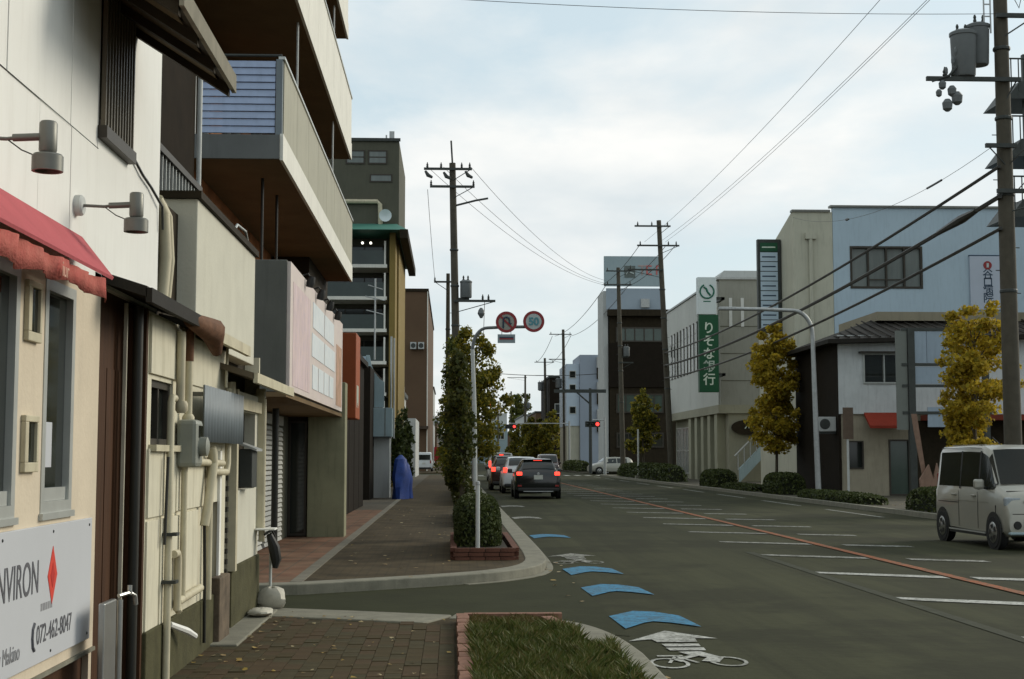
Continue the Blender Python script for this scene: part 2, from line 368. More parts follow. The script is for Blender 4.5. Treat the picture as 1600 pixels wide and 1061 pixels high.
# ------------------------------------------------------------ ground, road, pavements
struct('ground', M().quad((-1500, -600, -.06), (1500, -600, -.06), (1500, 2500, -.06), (-1500, 2500, -.06)), mat('waste_ground', (.07, .065, .05), .95, .3, .05))
road = struct('road', M().quad((-60, -40, 0), (70, -40, 0), (70, 520, 0), (-60, 520, 0)), asphalt)
def flat(poly, z): m = M(); m.add([(x, y, z) for x, y in poly], [tuple(range(len(poly)))]); return m
def slab(poly, z0, z1): return M().prism(poly, lambda u, v, h: (u, v, h), z0, z1)
def rounded(path, n=2):
    for _ in range(n):
        q = [path[0]]
        for a, b in zip(path, path[1:]): q += [(a[0] * .75 + b[0] * .25, a[1] * .75 + b[1] * .25), (a[0] * .25 + b[0] * .75, a[1] * .25 + b[1] * .75)]
        path = q + [path[-1]]
    return path
# near pavement, up to the side street
near_edge = [(-1.85, 13.72), (-.9, 13.36), (0, 12.98), (.45, 12.9), (.80, 12.62), (1.03, 12.15), (1.17, 11.4), (1.22, 10.5)]
near_edge = near_edge[:2] + rounded(near_edge[2:])
near = struct('near_pavement', slab([(-30, -30), (1.22, -30)] + near_edge[::-1] + [(-30, 13.72)], -.05, .10), brickmat('near_paving', (.062, .047, .022), (.066, .046, .024), (.042, .033, .017), .23, .115))
# far pavement, beyond the side street
far_edge = [(-1.77, 16.25), (-.79, 16.85), (0, 17.4), (.5, 17.85), (.9, 18.5), (1.12, 19.3), (1.2, 20.4), (1.22, 24)]
far_edge = rounded(far_edge)
struct('far_pavement', slab([(-1.77, 115)] + far_edge + [(1.22, 115)], -.05, .115), pave_far)
struct('forecourt', slab([(-12, 16.1), (-3, 16.1), (-1.78, 16.4), (-1.78, 38.5), (-12, 38.5)], -.05, .12), tile_red)
struct('forecourt_beyond', slab([(-12, 38.5), (-1.78, 38.5), (-1.78, 115), (-12, 115)], -.05, .118), mat('grey_brown_paving', (.075, .062, .042), .9, .25, 2, .2))
struct('pavement_beyond_crossing', slab([(-12, 131), (1.22, 131), (1.22, 420), (-12, 420)], -.05, .115), pave_far)
struct('right_pavement', slab([(12.2, 5), (60, 5), (60, 115), (12.2, 115)], -.05, .115), mat('right_paving', (.07, .062, .042), .9, .2, 2, .2))
struct('right_pavement_beyond_crossing', slab([(12.2, 131), (60, 131), (60, 420), (12.2, 420)], -.05, .115), MATS['right_paving'])
def ribbon(path, w0, w1, z0, z1):
    """strip along a path from offset w0 to w1 to the right of travel"""
    m = M(); P = [Vector((x, y)) for x, y in path]; rows = []
    for i, p in enumerate(P):
        d = (P[min(i + 1, len(P) - 1)] - P[max(i - 1, 0)]).normalized(); n = Vector((d.y, -d.x))
        a = p + n * w0; b = p + n * w1; rows.append((a, b))
    o = [(a.x, a.y, z) for a, b in rows for z in (z0, z1)] ; q = [(b.x, b.y, z) for a, b in rows for z in (z0, z1)]
    n = len(rows); m.v = o + q
    for i in range(n - 1):
        A0, A1, A2, A3 = 2 * i, 2 * i + 1, 2 * i + 2, 2 * i + 3; B0, B1, B2, B3 = [k + 2 * n for k in (A0, A1, A2, A3)]
        m.f += [(A1, A3, B3, B1), (A0, A2, A3, A1), (B0, B1, B3, B2), (A0, B0, B2, A2)]
    m.f += [(0, 1, 2 * n + 1, 2 * n), (2 * n - 2, 4 * n - 2, 4 * n - 1, 2 * n - 1)]
    return m
near_path = near_edge + [(1.22, 8), (1.22, 2), (1.22, -20)]
kerb = struct('near_kerb', ribbon(near_path[:3], -.02, .62, -.03, .119), concrete, bevel=.015)
struct('near_kerb_corner', ribbon(near_path[2:], -.20, .16, -.03, .108), concrete, bevel=.015)
struct('near_gutter', ribbon(near_path[3:], -.27, -.205, -.03, .012), concrete)
far_path = [(-9, 15.9), (-3, 15.95), (-1.77, 16.25)] + far_edge[1:] + [(1.22, 40), (1.22, 80), (1.22, 115)]
struct('far_kerb', ribbon(far_path, -.14, .16, -.03, .125), concrete, bevel=.015)
struct('far_gutter', ribbon(far_path[12:], .165, .26, -.03, .012), concrete)
struct('forecourt_edging', ribbon([(-1.78, 16.4), (-1.78, 60)], -.07, .07, .0, .127), mat('edging_stone', (.16, .145, .11), .9, .2, 4, .2))
struct('right_kerb', ribbon([(12.05, 5), (12.05, 115)], 0, .18, -.03, .13), concrete)
struct('side_street_surface', flat([(-40, 13.75), (-1.9, 13.75), (0, 13.05), (.5, 12.97), (1.15, 12.6), (1.55, 12.3), (1.55, 18.9), (.95, 18.3), (.5, 17.75), (0, 17.3), (-.79, 16.8), (-1.8, 16.2), (-40, 16.2)], .004), asphalt2)
# paving bricks of the near pavement: the ones the picture can tell apart, one object each
pm = []
for i in range(6):
    m = M(); j = .0; m.box(-.0565, .0565, -.112, .112, 0, .02)
    me = bpy.data.meshes.new('paver'); me.from_pydata(m.v, [], m.f); me.materials.append([paver, paver2, paver3, paver, paver2, paver3][i]); pm.append(me)
cnt = 0
for r_ in range(18):
    for c_ in range(16):
        x = -1.78 + c_ * .1165; y = 8.95 + r_ * .2265 + (.113 if c_ % 2 else 0)
        if y > 13.06 - .39 * (x + 1.85) - .12 or x > .0: continue
        o = piece('paver', random.choice(pm), near, (x, y, .096 + random.uniform(0, .006)), random.uniform(-.012, .012)); cnt += 1
        o.rotation_euler.x = random.uniform(-.008, .008)
# road paint (parts of the road)
def paint(name, poly, m, z=.008): return obj(name, flat(poly, z), m, road)
for y in (13.8, 16.8, 19.6, 27.95, 36.3, 44.7):
    paint('blue_chevron', [(1.53, y), (1.57, y - 1.0), (1.80, y - .55), (1.9, y - .44), (2.05, y - .55), (2.28, y - .88), (2.22, y + .02), (2.02, y + .38), (1.82, y + .46)], paint_blue if y < 30 else paint_worn, .010)
def bike_mark(y0, m):
    paint('bicycle_arrow', [(1.49, y0 + .05), (1.9, y0 + .75), (2.27, y0 + .2), (2.08, y0 + .22), (2.06, y0 - .02), (1.72, y0 - .02), (1.70, y0 + .16)], m)
    for k in range(2): paint('arrow_bar', [(1.74, y0 - .13 - .24 * k), (2.05, y0 - .13 - .24 * k), (2.04, y0 - .29 - .24 * k), (1.75, y0 - .29 - .24 * k)], m)
    def ring(cx, cy, rx, ry, w):
        g = M(); n = 28
        for k in range(n):
            t = 2 * math.pi * k / n
            g.v.append((cx + rx * math.cos(t), cy + ry * math.sin(t), .008)); g.v.append((cx + (rx - w) * math.cos(t), cy + (ry - w * 1.6) * math.sin(t), .008))
        g.f = [(2 * k, 2 * ((k + 1) % n), 2 * ((k + 1) % n) + 1, 2 * k + 1) for k in range(n)]; obj('bicycle_wheel_mark', g, m, road)
    ring(1.64, y0 - 1.22, .15, .26, .03); ring(2.10, y0 - 1.14, .145, .25, .03)
    def bar(a, b, w): 
        d = Vector(b) - Vector(a); n = Vector((-d.y, d.x)).normalized() * w
        return [(a[0] + n.x, a[1] + n.y), (b[0] + n.x, b[1] + n.y), (b[0] - n.x, b[1] - n.y), (a[0] - n.x, a[1] - n.y)]
    for a, b, w in [((1.64, y0 - 1.22), (1.74, y0 - .86), .014), ((1.74, y0 - .86), (1.86, y0 - 1.2), .016), ((1.60, y0 - .84), (1.80, y0 - .84), .03), ((1.75, y0 - 1.15), (1.66, y0 - .98), .014)]:
        paint('bicycle_frame_mark', bar(a, b, w), m, .0085)
    paint('rider_mark', [(1.80, y0 - .62), (1.98, y0 - .60), (2.10, y0 - .96), (2.02, y0 - 1.2), (1.90, y0 - 1.12), (1.98, y0 - .92), (1.86, y0 - .80)], m, .0095)
    paint('rider_leg_mark', [(1.72, y0 - 1.0), (1.90, y0 - .78), (1.94, y0 - .84), (1.77, y0 - 1.06)], m, .0105)
bike_mark(11.9, paint_white); bike_mark(22.0, paint_worn)
for k in range(22):
    y = 12.1 + 3.45 * k
    mm = paint_white if k < 3 else paint_worn
    paint('hatch_stripe', [(4.9, y), (6.36, y - .73), (6.36, y - 1.12), (5.1, y - .42), (4.9, y - .25)], mm)
    g = random.uniform(0, .5)
    paint('hatch_stripe', [(6.62 + g, y - .86 - g * .5), (7.95, y - 1.5), (7.95, y - 1.85), (6.62 + g, y - 1.22 - g * .5)], mm)
paint('centre_line', [(6.40, 2), (6.55, 2), (6.55, 114), (6.40, 114)], paint_orange, .012)
paint('ghost_line', [(4.78, 6), (4.92, 6), (4.92, 23), (4.78, 23)], paint_faint, .005)
for k in range(9):
    paint('edge_line', [(11.0, 36 + 8.6 * k), (11.14, 36 + 8.6 * k), (11.14, 41.5 + 8.6 * k), (11.0, 41.5 + 8.6 * k)], paint_worn, .006)
for k in range(12):
    paint('crossing_bar', [(2.2 + .9 * k, 116.5), (2.65 + .9 * k, 116.5), (2.65 + .9 * k, 120), (2.2 + .9 * k, 120)], paint_white, .006)
paint('stop_line', [(1.9, 111.5), (6.3, 111.5), (6.3, 112.1), (1.9, 112.1)], paint_white, .007)

# ------------------------------------------------------------ shop building with the pink awning
shop = thing('shop_building', 'white sided shop with cream ground floor under a pink awning', 'shop', (-1.95, 7, 0))
F = FX(-1.95)
W1 = (6.80, 7.34, 1.28, 2.41); W0 = (5.72, 6.40, 1.28, 2.41)
obj('ground_floor_wall', holed(F, -3, 7.86, .52, 2.56, [W1, W0], .07), beige_wall, shop)
obj('end_wall', M().box(-2.3, -1.955, 7.80, 7.858, .1, 2.56), beige_wall, shop)
obj('wall_base', M().box(-2.3, -1.99, -3, 7.84, .08, .522), brown_wood, shop)
obj('base_trim', M().box(-2.0, -1.935, -3, 7.862, .505, .525), concrete, shop)
for w in (W0, W1):
    u0, u1, a, b = w
    wd = window(shop, F, u0, u1, a, b, 1, 1, .055, -.05, .005, alu, glass)
    s_ = M(); fbox(s_, F, u0 - .015, u1 + .015, a - .03, a + .001, -.05, .02); obj('sill', s_, alu, wd)
    s_ = M(); fbox(s_, F, u0 + .056, u1 - .056, a + .056, a + .12, -.042, -.01); obj('bottom_rail', s_, alu, wd)
    s_ = M(); fbox(s_, F, u0 + .10, u1 - .28, 1.5, 1.72, -.028, -.024); obj('notice', s_, board_white, wd)
for z0, z1 in ((1.48, 1.74), (2.08, 2.36)):
    n_ = M(); F2 = F
    fbox(n_, F2, 6.47, 6.68, z0, z0 + .045, 0, .025); fbox(n_, F2, 6.47, 6.68, z1 - .03, z1, 0, .025); fbox(n_, F2, 6.47, 6.52, z0 + .045, z1 - .03, 0, .025); fbox(n_, F2, 6.65, 6.68, z0 + .045, z1 - .03, 0, .025)
    nb = obj('wall_niche_frame', n_, cream_paint, shop, bevel=.004)
    q = M(); fbox(q, F2, 6.52, 6.65, z0 + .045, z1 - .03, .002, .01); obj('niche_glass', q, glass, nb)
# upper floor panels, each its own sheet with an open joint
py = [-3, 2.0, 4.0, 5.2, 5.66, 6.13, 6.62, 7.17, 7.71]
GR = (7.72, 8.42, 3.37, 4.6)
for a, b in zip(py, py[1:]):
    m = M(); m.box(-2.06, -1.95 + random.uniform(-.004, .002), a + .002, b - .002, 3.2345, 5.4); obj('siding_panel', m, white_wall, shop)
    m = M(); m.box(-2.06, -1.948 + random.uniform(-.003, .003), a + .002, b - .002, 2.5, 3.231); obj('siding_panel', m, white_wall, shop)
obj('siding_panel', holed(FX(-1.95), 7.715, 9.34, 2.5, 5.0, [GR], .1), white_wall, shop)
obj('panel_backing', M().box(-2.3, -2.065, -3, 9.3, 2.45, 5.2), mat('joint_grey', (.3, .29, .26), .9, .1, 3), shop)
obj('end_wall_upper', M().box(-2.6, -1.958, 9.30, 9.345, 2.5, 4.6), white_wall, shop)
g_ = M(); fbox(g_, FX(-1.95), GR[0] - .01, GR[1] + .01, GR[2] - .07, GR[2], -.08, .05)
gr = obj('window_grille', g_, alu_dark, shop)
for k in range(11):
    u = GR[0] + .015 + k * (GR[1] - GR[0] - .03) / 10; m = M(); fbox(m, FX(-1.95), u - .010, u + .010, GR[2], 4.59, .01, .035); obj('grille_bar', m, mat('grille_bronze', (.15, .125, .085), .5, .15, 6), gr)
window(shop, FX(-1.95), GR[0], GR[1], GR[2], GR[3], 2, 1, .05, -.06, -.01, alu_dark, glass)
# roof edge with boarded underside
def slopebox(y0, y1, x0, z0, x1, z1, th): return M().add([(x0, y0, z0), (x1, y0, z1), (x1, y1, z1), (x0, y1, z0), (x0, y0, z0 + th), (x1, y0, z1 + th), (x1, y1, z1 + th), (x0, y1, z0 + th)], [(0, 1, 2, 3), (4, 7, 6, 5), (0, 4, 5, 1), (1, 5, 6, 2), (2, 6, 7, 3), (3, 7, 4, 0)])
obj('roof', slopebox(6.95, 8.62, -2.6, 4.62, -1.36, 3.82, .09), dark_wood, shop)
obj('eave_trim', M().box(-1.37, -1.345, 6.94, 8.65, 3.80, 3.91), mat('eave_trim', (.22, .2, .15), .8, .2, 5, stain=.4, spec=.2), shop)
for k in range(3): obj('soffit_board', slopebox(6.98 + k * .55, 7.46 + k * .55, -2.2, 4.345, -1.45, 3.862, .01), mat('soffit_board', (.085, .062, .032), .85, .3, 3, spec=.15), shop)
for k in range(4): obj('rafter', slopebox(6.97 + k * .53, 7.03 + k * .53, -2.2, 4.29, -1.38, 3.765, .07), dark_wood, shop)
obj('wall_wire', M().tube([(-1.944, 5.0, 3.226), (-1.944, 7.7, 3.236)], .0025, 6), dark_steel, shop)
obj('cable', M().tube([(-1.935, 8.5, 3.36), (-1.93, 8.75, 3.3), (-1.93, 9.0, 3.27), (-1.92, 9.3, 3.2), (-1.92, 9.33, 3.05)], .009, 6), black_pipe, shop)
# pink awning: sloped top, hanging valance
aw = thing('shop_awning', 'faded pink fabric awning with scalloped valance on the white shop', 'awning', (-1.93, 6, 2.6))
obj('canopy', M().add([(-1.94, -1, 2.70), (-1.94, 7.40, 2.70), (-1.74, 7.27, 2.47), (-1.74, -1, 2.47), (-1.94, -1, 2.69), (-1.94, 7.39, 2.685), (-1.745, 7.26, 2.455), (-1.745, -1, 2.455)],
    [(0, 3, 2, 1), (4, 5, 6, 7), (0, 1, 5, 4), (1, 2, 6, 5), (2, 3, 7, 6)]), pink, aw)
vm = M(); ys = np.arange(3, 7.2, .02)
for i, y in enumerate(ys):
    x = -1.765 + .012 * math.sin(y * 17) + .006 * math.sin(y * 41); zb = 2.325 + .018 * abs(math.sin(y * 6.5)) + .012 * math.sin(y * 3.1)
    vm.v += [(x + .003, y, 2.44 + .006 * math.sin(y * 9)), (x - .012 * math.cos(y * 12), y, zb)]
vm.f = [(2 * i, 2 * i + 2, 2 * i + 3, 2 * i + 1) for i in range(len(ys) - 1)]
val = obj('valance', vm, pink_dark, aw, smooth=True); sm = val.modifiers.new('thick', 'SOLIDIFY'); sm.thickness = .004
text('valance_lettering', 'iur', .10, (-1.735, 6.30, 2.385), ROT_PX, mat('valance_print', C(206, 160, 140), .8, .2, 20), val, .001)
# grey arm lamps
def arm_lamp(y, z, lab):
    t = thing('arm_lamp', lab, 'wall lamp', (-1.95, y, z))
    obj('wall_plate', M().lathe([(.055, 0), (.055, .035), (.045, .045)], (-1.95, y, z), 0, 20), pale_paint, t, smooth=True)
    obj('arm', M().tube([(-1.91, y, z), (-1.80, y, z - .005), (-1.76, y, z)], .008, 8).tube([(-1.775, y, z), (-1.66, y, z + .005)], .016, 10), grey_metal, t, smooth=True)
    b = obj('lamp_body', M().lathe([(.032, .0), (.036, .01), (.036, .12), (.03, .128)], (-1.635, y, z - .06), 2, 20), grey_metal, t, smooth=True)
    obj('lamp_head', M().lathe([(.03, .06), (.055, .058), (.062, .05), (.062, -.012), (.05, -.012), (.045, .03)], (-1.635, y, z - .125), 2, 24), grey_metal, t, smooth=True)
    obj('lamp_cable', M().tube([(-1.80, y, z - .006), (-1.74, y, z - .05), (-1.68, y, z - .075)], .003, 5), black_pipe, t)
arm_lamp(7.28, 2.845, 'grey arm spotlight below the barred upper window')
arm_lamp(5.68, 2.835, 'grey arm spotlight above the middle of the pink awning')
# sign board with lettering
sb = thing('shop_sign_board', 'white sign board with ENVIRON lettering and red diamond under the windows', 'sign board', (-1.94, 7, .6))
obj('board', M().box(-1.95, -1.932, 4.6, 7.72, .585, 1.225), board_white, sb, bevel=.003)
for y in (5.6, 6.2, 6.98, 7.66):
    for z in (.62, 1.19): obj('screw', M().lathe([(.008, 0), (.006, .004)], (-1.932, y, z), 0, 8), dark_steel, sb)
text('brand_lettering', 'ENVIRON', .22, (-1.9305, 6.06, .985), ROT_PX, ink, sb, .001, sx=.73)
obj('red_diamond', M().prism([(6.90, .98), (6.98, 1.12), (7.06, .98), (6.98, .84)], lambda u, v, h: (h, u, v), -1.932, -1.9295), red_ink, sb)
obj('diamond_ring', M().prism([(6.945, .98), (6.98, 1.04), (7.015, .98), (6.98, .92)], lambda u, v, h: (h, u, v), -1.9295, -1.928), mat('red_ink_deep', C(180, 48, 42), .5, .1, 9), sb)
text('phone_lettering', '072-462-8047', .125, (-1.9305, 6.74, .715), ROT_PX, ink, sb, .001, sx=.86)
obj('phone_mark', M().tube([(-1.931, 6.70, .78), (-1.931, 6.675, .755), (-1.931, 6.67, .715), (-1.931, 6.68, .675), (-1.931, 6.705, .655)], .009, 6), ink, sb)
text('small_lettering', 'by Makino', .105, (-1.9305, 6.14, .68), ROT_PX, ink_soft, sb, .001, sx=.8)
for k in range(5): obj('small_print', M().box(-1.9325, -1.931, 6.80 + k * .04, 6.83 + k * .04, .825, .86), ink_soft, sb)

# ------------------------------------------------------------ brown boarded passage beside the shop
bp_ = thing('passage_door', 'dark brown boarded door between the shop and the old house', 'door', (-1.97, 8.2, 0))
for k in range(8):
    y = 7.87 + k * .101; obj('board', M().box(-2.03, -1.985 + .004 * (k % 2), y, y + .098, .12, 2.06), brown_wood, bp_)
obj('transom', M().box(-2.06, -1.99, 7.87, 8.66, 2.06, 2.5), brown_wood, bp_)
obj('door_post', M().box(-1.945, -1.925, 8.40, 8.42, .5, 2.46), mat('grey_post', (.40, .37, .29), .8, .2, 5), bp_)
sp = thing('steel_board', 'upright stainless panel on a post before the brown door', 'panel', (-1.80, 7.6, .1))
obj('panel', M().box(-1.835, -1.80, 7.50, 7.76, .1, .79), steel, sp, bevel=.008)
obj('post', M().cyl((-1.79, 7.79, .1), (-1.79, 7.79, .78), .016), steel, sp, smooth=True)
obj('tap', M().tube([(-1.80, 7.80, .80), (-1.76, 7.88, .81), (-1.74, 7.92, .79), (-1.735, 7.93, .74)], .012, 8).cyl((-1.76, 7.88, .80), (-1.76, 7.88, .85), .014), steel, sp, smooth=True)

# ------------------------------------------------------------ old cream house
old = thing('old_house', 'old cream boarded house with pipes, meter and grey-green plinth', 'house', (-1.9, 10, 0))
XB = -1.85; F = FX(XB)
WN = (8.75, 9.42, 1.62, 2.03); HO = (10.72, 11.30, .42, 1.20)
obj('ground_floor_wall', holed(F, 8.64, 11.66, .48, 2.44, [WN, HO], .09), cream_wall, old)
obj('end_wall', M().box(-2.4, -1.853, 11.60, 11.658, .1, 2.4), cream_wall, old)
obj('wall_core', M().box(-2.6, -1.99, 8.68, 13.7, .1, 3.3), dark_wood, old)
obj('end_board', M().box(-2.0, -1.851, 8.59, 8.637, .1, 2.45), brown_wood, old)
obj('plinth', M().box(-2.2, -1.825, 8.64, 11.30, .08, .50), plinth, old, bevel=.01)
obj('step', M().box(-1.86, -1.62, 10.9, 13.4, .08, .135), concrete, old, bevel=.01)
for a, b, c, d in [(8.66, 9.02, .50, 1.16), (9.04, 9.22, .50, 1.16), (9.24, 9.8, .56, 1.16), (9.82, 10.35, .58, 1.17), (8.66, 9.45, 2.06, 2.42), (10.05, 10.75, 2.06, 2.40), (9.45, 10.02, 2.06, 2.41), (8.66, 9.5, 1.18, 1.60), (9.52, 10.65, 1.19, 1.58)]:
    m = M(); fbox(m, F, a, b, c, d, .0, .012 + random.uniform(0, .008)); obj('wall_board', m, cream_wall, old, bevel=.003)
window(old, F, *WN, 2, 1, .045, -.08, -.02, alu_dark, glass)
s_ = M(); fbox(s_, F, 8.7, 9.5, 1.585, 1.625, 0, .05); obj('window_sill', s_, cream_paint, old)
m = M(); fbox(m, F, 10.73, 11.29, .42, 1.2, -.088, -.08); obj('niche_back', m, mat('niche_brown', (.09, .07, .045), .9, .2, 6), old)
m = M(); fbox(m, F, 11.28, 11.36, .45, 1.6, .0, .02); obj('wall_strip', m, white_wall, old)
obj('pillar_base', M().box(-1.86, -1.78, 11.05, 11.55, .08, .62), mat('brown_stained_base', (.12, .09, .06), .9, .4, 7, .3), old, bevel=.01)
# dark slot with a ladder-like edge
for k in range(18): obj('slot_tooth', M().box(-1.87, -1.835, 11.70, 11.76, .25 + k * .085, .29 + k * .085), black_pipe, old)
# corrugated blue-grey panel
cp = M(); ys = np.linspace(9.92, 11.78, 58)
for y in ys: 
    x = -1.735 + .012 * math.sin((y - 9.9) * 2 * math.pi / .13); cp.v += [(x, y, 1.655), (x, y, 2.055)]
cp.f = [(2 * i, 2 * i + 2, 2 * i + 3, 2 * i + 1) for i in range(len(ys) - 1)]
o = obj('corrugated_panel', cp, pvc_blue, old, smooth=True); o.modifiers.new('thick', 'SOLIDIFY').thickness = .005
for y in (10.05, 11.65): obj('panel_bracket', M().box(-1.86, -1.745, y, y + .03, 1.98, 2.01), grey_metal, old)
# pipes
def pipe(pts, r, m=cream_paint, name='pipe', n=10):
    p = obj(name, M().tube(pts, r, n), m, old, smooth=True); return p
xp = XB + .05
for pts, r, m in [([(xp, 9.12, .1), (xp, 9.12, 1.9), (xp, 9.15, 1.93), (xp, 9.24, 1.93)], .024, cream_paint),
                  ([(xp, 9.42, 1.88), (xp, 9.42, 2.38)], .03, cream_paint),
                  ([(xp + .01, 9.66, 1.80), (xp + .01, 9.66, 2.2)], .026, cream_paint), ([(xp + .01, 9.66, 2.2), (xp + .01, 9.66, 2.42)], .03, rust),
                  ([(xp, 9.62, .62), (xp, 9.62, 1.5)], .022, cream_paint), ([(xp, 9.30, .92), (xp, 9.42, .92), (xp, 9.45, .88), (xp, 9.45, .55), (xp, 9.5, .54)], .026, cream_paint),
                  ([(xp, 9.46, .6), (xp, 10.3, .615)], .028, cream_paint), ([(xp, 9.7, 1.52), (xp, 11.2, 1.50)], .026, cream_paint), ([(xp, 10.6, 1.44), (xp, 11.4, 1.43), (xp, 11.45, 1.5), (xp, 11.45, 2.1)], .026, cream_paint),
                  ([(xp + .02, 10.55, 1.62), (xp + .03, 10.6, 1.5), (xp + .02, 10.45, 1.2), (xp, 10.42, 1.05)], .035, cream_paint),
                  ([(xp, 10.62, .5), (xp, 10.62, 1.55)], .026, cream_paint), ([(xp, 10.50, .2), (xp, 10.47, .7), (xp, 10.42, 1.06)], .012, black_pipe), ([(xp, 9.0, 1.0), (xp, 9.06, 1.55)], .01, black_pipe),
                  ([(xp, 11.3, 2.1), (xp, 11.34, 2.42)], .012, cream_paint), ([(xp, 11.58, 2.0), (xp, 11.58, 2.16)], .035, cream_paint), ([(xp, 13.55, .75), (xp, 13.55, 2.1)], .03, cream_paint),
                  ([(-1.882, 8.5, .1), (-1.882, 8.5, 2.45)], .031, black_pipe)]:
    pipe(pts, r, m)
for y, z in ((9.42, 1.88), (9.66, 1.80)): obj('pipe_cap', M().lathe([(.03, 0), (.042, .02), (.042, .06), (.03, .08)], (xp + .01, y, z - .04), 2, 12), cream_paint, old, smooth=True)
for y, z in ((9.12, 1.05), (9.12, .75)): obj('pipe_clamp', M().box(XB, XB + .11, y - .05, y + .05, z, z + .02), dark_steel, old)
mt = obj('electric_meter', M().box(XB + .01, XB + .15, 9.5, 9.74, 1.48, 1.80), mat('meter_grey', (.25, .26, .22), .5, .1, 5), old, bevel=.03)
obj('meter_window', M().box(XB + .148, XB + .156, 9.56, 9.68, 1.68, 1.76), glass, mt); obj('meter_face', M().lathe([(.065, 0), (.065, .05), (.04, .06)], (XB + .15, 9.62, 1.62), 0, 16), MATS['meter_grey'], mt, smooth=True)
# vent hood leaning near the plinth
obj('drain_spout', M().tube([(XB + .03, 9.32, .47), (XB + .10, 9.55, .40), (XB + .13, 9.68, .35)], [.02, .024, .02], 8), white_wall, old, smooth=True)
# second bay: door recess with a letter box, second wall
XC = -1.85
obj('side_wall', holed(FX(XC), 11.95, 13.62, .62, 2.12, [(12.0, 13.35, 1.26, 1.95)], .1), block_wall, old)
obj('side_wall_plinth', M().box(-2.2, XC + .02, 11.95, 13.66, .08, .63), plinth, old, bevel=.01)
obj('side_wall_end', M().box(-4.5, -1.853, 13.60, 13.655, .1, 2.5), cream_wall, old)
obj('opening_back', M().box(-2.05, -1.95, 11.95, 13.5, 1.2, 2.0), dark_wood, old)
obj('post', M().box(XC - .02, XC + .05, 11.93, 12.02, .6, 2.12), cream_paint, old); obj('corner_post', M().box(XC - .02, XC + .06, 13.52, 13.64, .85, 2.2), cream_paint, old)
obj('lintel', M().box(XC - .02, XC + .04, 12.02, 13.52, 1.96, 2.06), cream_paint, old)
lb = obj('letter_box', M().box(XC - .02, XC + .1, 12.5, 12.8, 1.28, 1.62), dark_steel, old, bevel=.01)
obj('letter_box_lid', M().add([(XC - .02, 12.46, 1.66), (XC + .14, 12.46, 1.6), (XC + .14, 12.84, 1.6), (XC - .02, 12.84, 1.66), (XC - .02, 12.46, 1.68), (XC + .14, 12.46, 1.62), (XC + .14, 12.84, 1.62), (XC - .02, 12.84, 1.68)], [(0, 1, 2, 3), (4, 7, 6, 5), (0, 4, 5, 1), (1, 5, 6, 2), (2, 6, 7, 3), (3, 7, 4, 0)]), galv, lb)
# eaves above the ground floor
def eave(y0, y1, x0, x1, z0, z1, th, m, trim):
    e = obj('eave', M().add([(x0, y0, z0), (x1, y0, z1), (x1, y1, z1), (x0, y1, z0), (x0, y0, z0 + th), (x1, y0, z1 + th), (x1, y1, z1 + th), (x0, y1, z0 + th)], [(0, 1, 2, 3), (4, 7, 6, 5), (0, 4, 5, 1), (1, 5, 6, 2), (2, 6, 7, 3), (3, 7, 4, 0)]), m, old)
    obj('eave_trim', M().box(x1 - .005, x1 + .03, y0, y1, z1 - .03, z1 + .05), trim, e)
eave(7.87, 9.55, -2.2, -1.70, 2.60, 2.44, .06, roof_dark, roof_dark)
eave(9.6, 11.6, -2.2, -1.68, 2.52, 2.40, .05, roof_dark, cream_paint)
eave(11.3, 13.9, -2.2, -1.58, 2.36, 2.17, .05, mat('brown_eave', (.14, .11, .07), .8, .2, 3), cream_paint)
obj('rusted_hood', M().tube([(-1.72, 9.3, 2.45), (-1.66, 9.8, 2.42), (-1.68, 10.1, 2.30)], [.05, .09, .04], 10), rust, old, smooth=True)
# rendered upper block with dark coping
obj('upper_block', M().box(-2.25, XB, 10.2, 13.2, 2.40, 3.42), block_wall, old, bevel=.008)
obj('coping', M().box(-2.28, XB + .03, 10.17, 13.23, 3.42, 3.475), dark_wood, old)
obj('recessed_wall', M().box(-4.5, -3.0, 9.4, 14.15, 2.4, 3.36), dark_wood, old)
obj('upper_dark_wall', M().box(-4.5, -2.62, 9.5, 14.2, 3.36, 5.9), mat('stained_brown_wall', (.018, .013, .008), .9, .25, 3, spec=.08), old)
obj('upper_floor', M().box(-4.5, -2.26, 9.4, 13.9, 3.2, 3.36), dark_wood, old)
rl = obj('balcony_rail', M().box(-2.53, -2.47, 11.7, 13.85, 4.14, 4.20).box(-2.52, -2.48, 11.7, 13.85, 3.42, 3.47), alu_dark, old)
for k in range(15): obj('balcony_bar', M().box(-2.51, -2.49, 11.75 + k * .148, 11.772 + k * .148, 3.47, 4.14), alu, rl)
obj('balcony_post', M().cyl((-2.58, 14.24, 3.36), (-2.58, 14.24, 5.9), .025), pale_paint, old, smooth=True)
for y in (9.55, 9.72): obj('flexible_duct', M().tube([(-1.97, y, 2.55), (-1.95, y + .03, 2.9), (-1.96, y - .02, 3.2), (-1.99, y - .1, 3.28)], .045 if y < 9.6 else .03, 10), cream_paint, old, smooth=True)
obj('upper_side_wall', M().box(-3.0, -2.07, 9.36, 10.21, 2.5, 3.36), cream_wall, old)
obj('hand_rail_bend', M().tube([(-1.87, 12.0, 3.47), (-1.87, 12.2, 3.56), (-1.87, 12.7, 3.58), (-1.87, 12.9, 3.48)], .012, 8), alu, old, smooth=True)
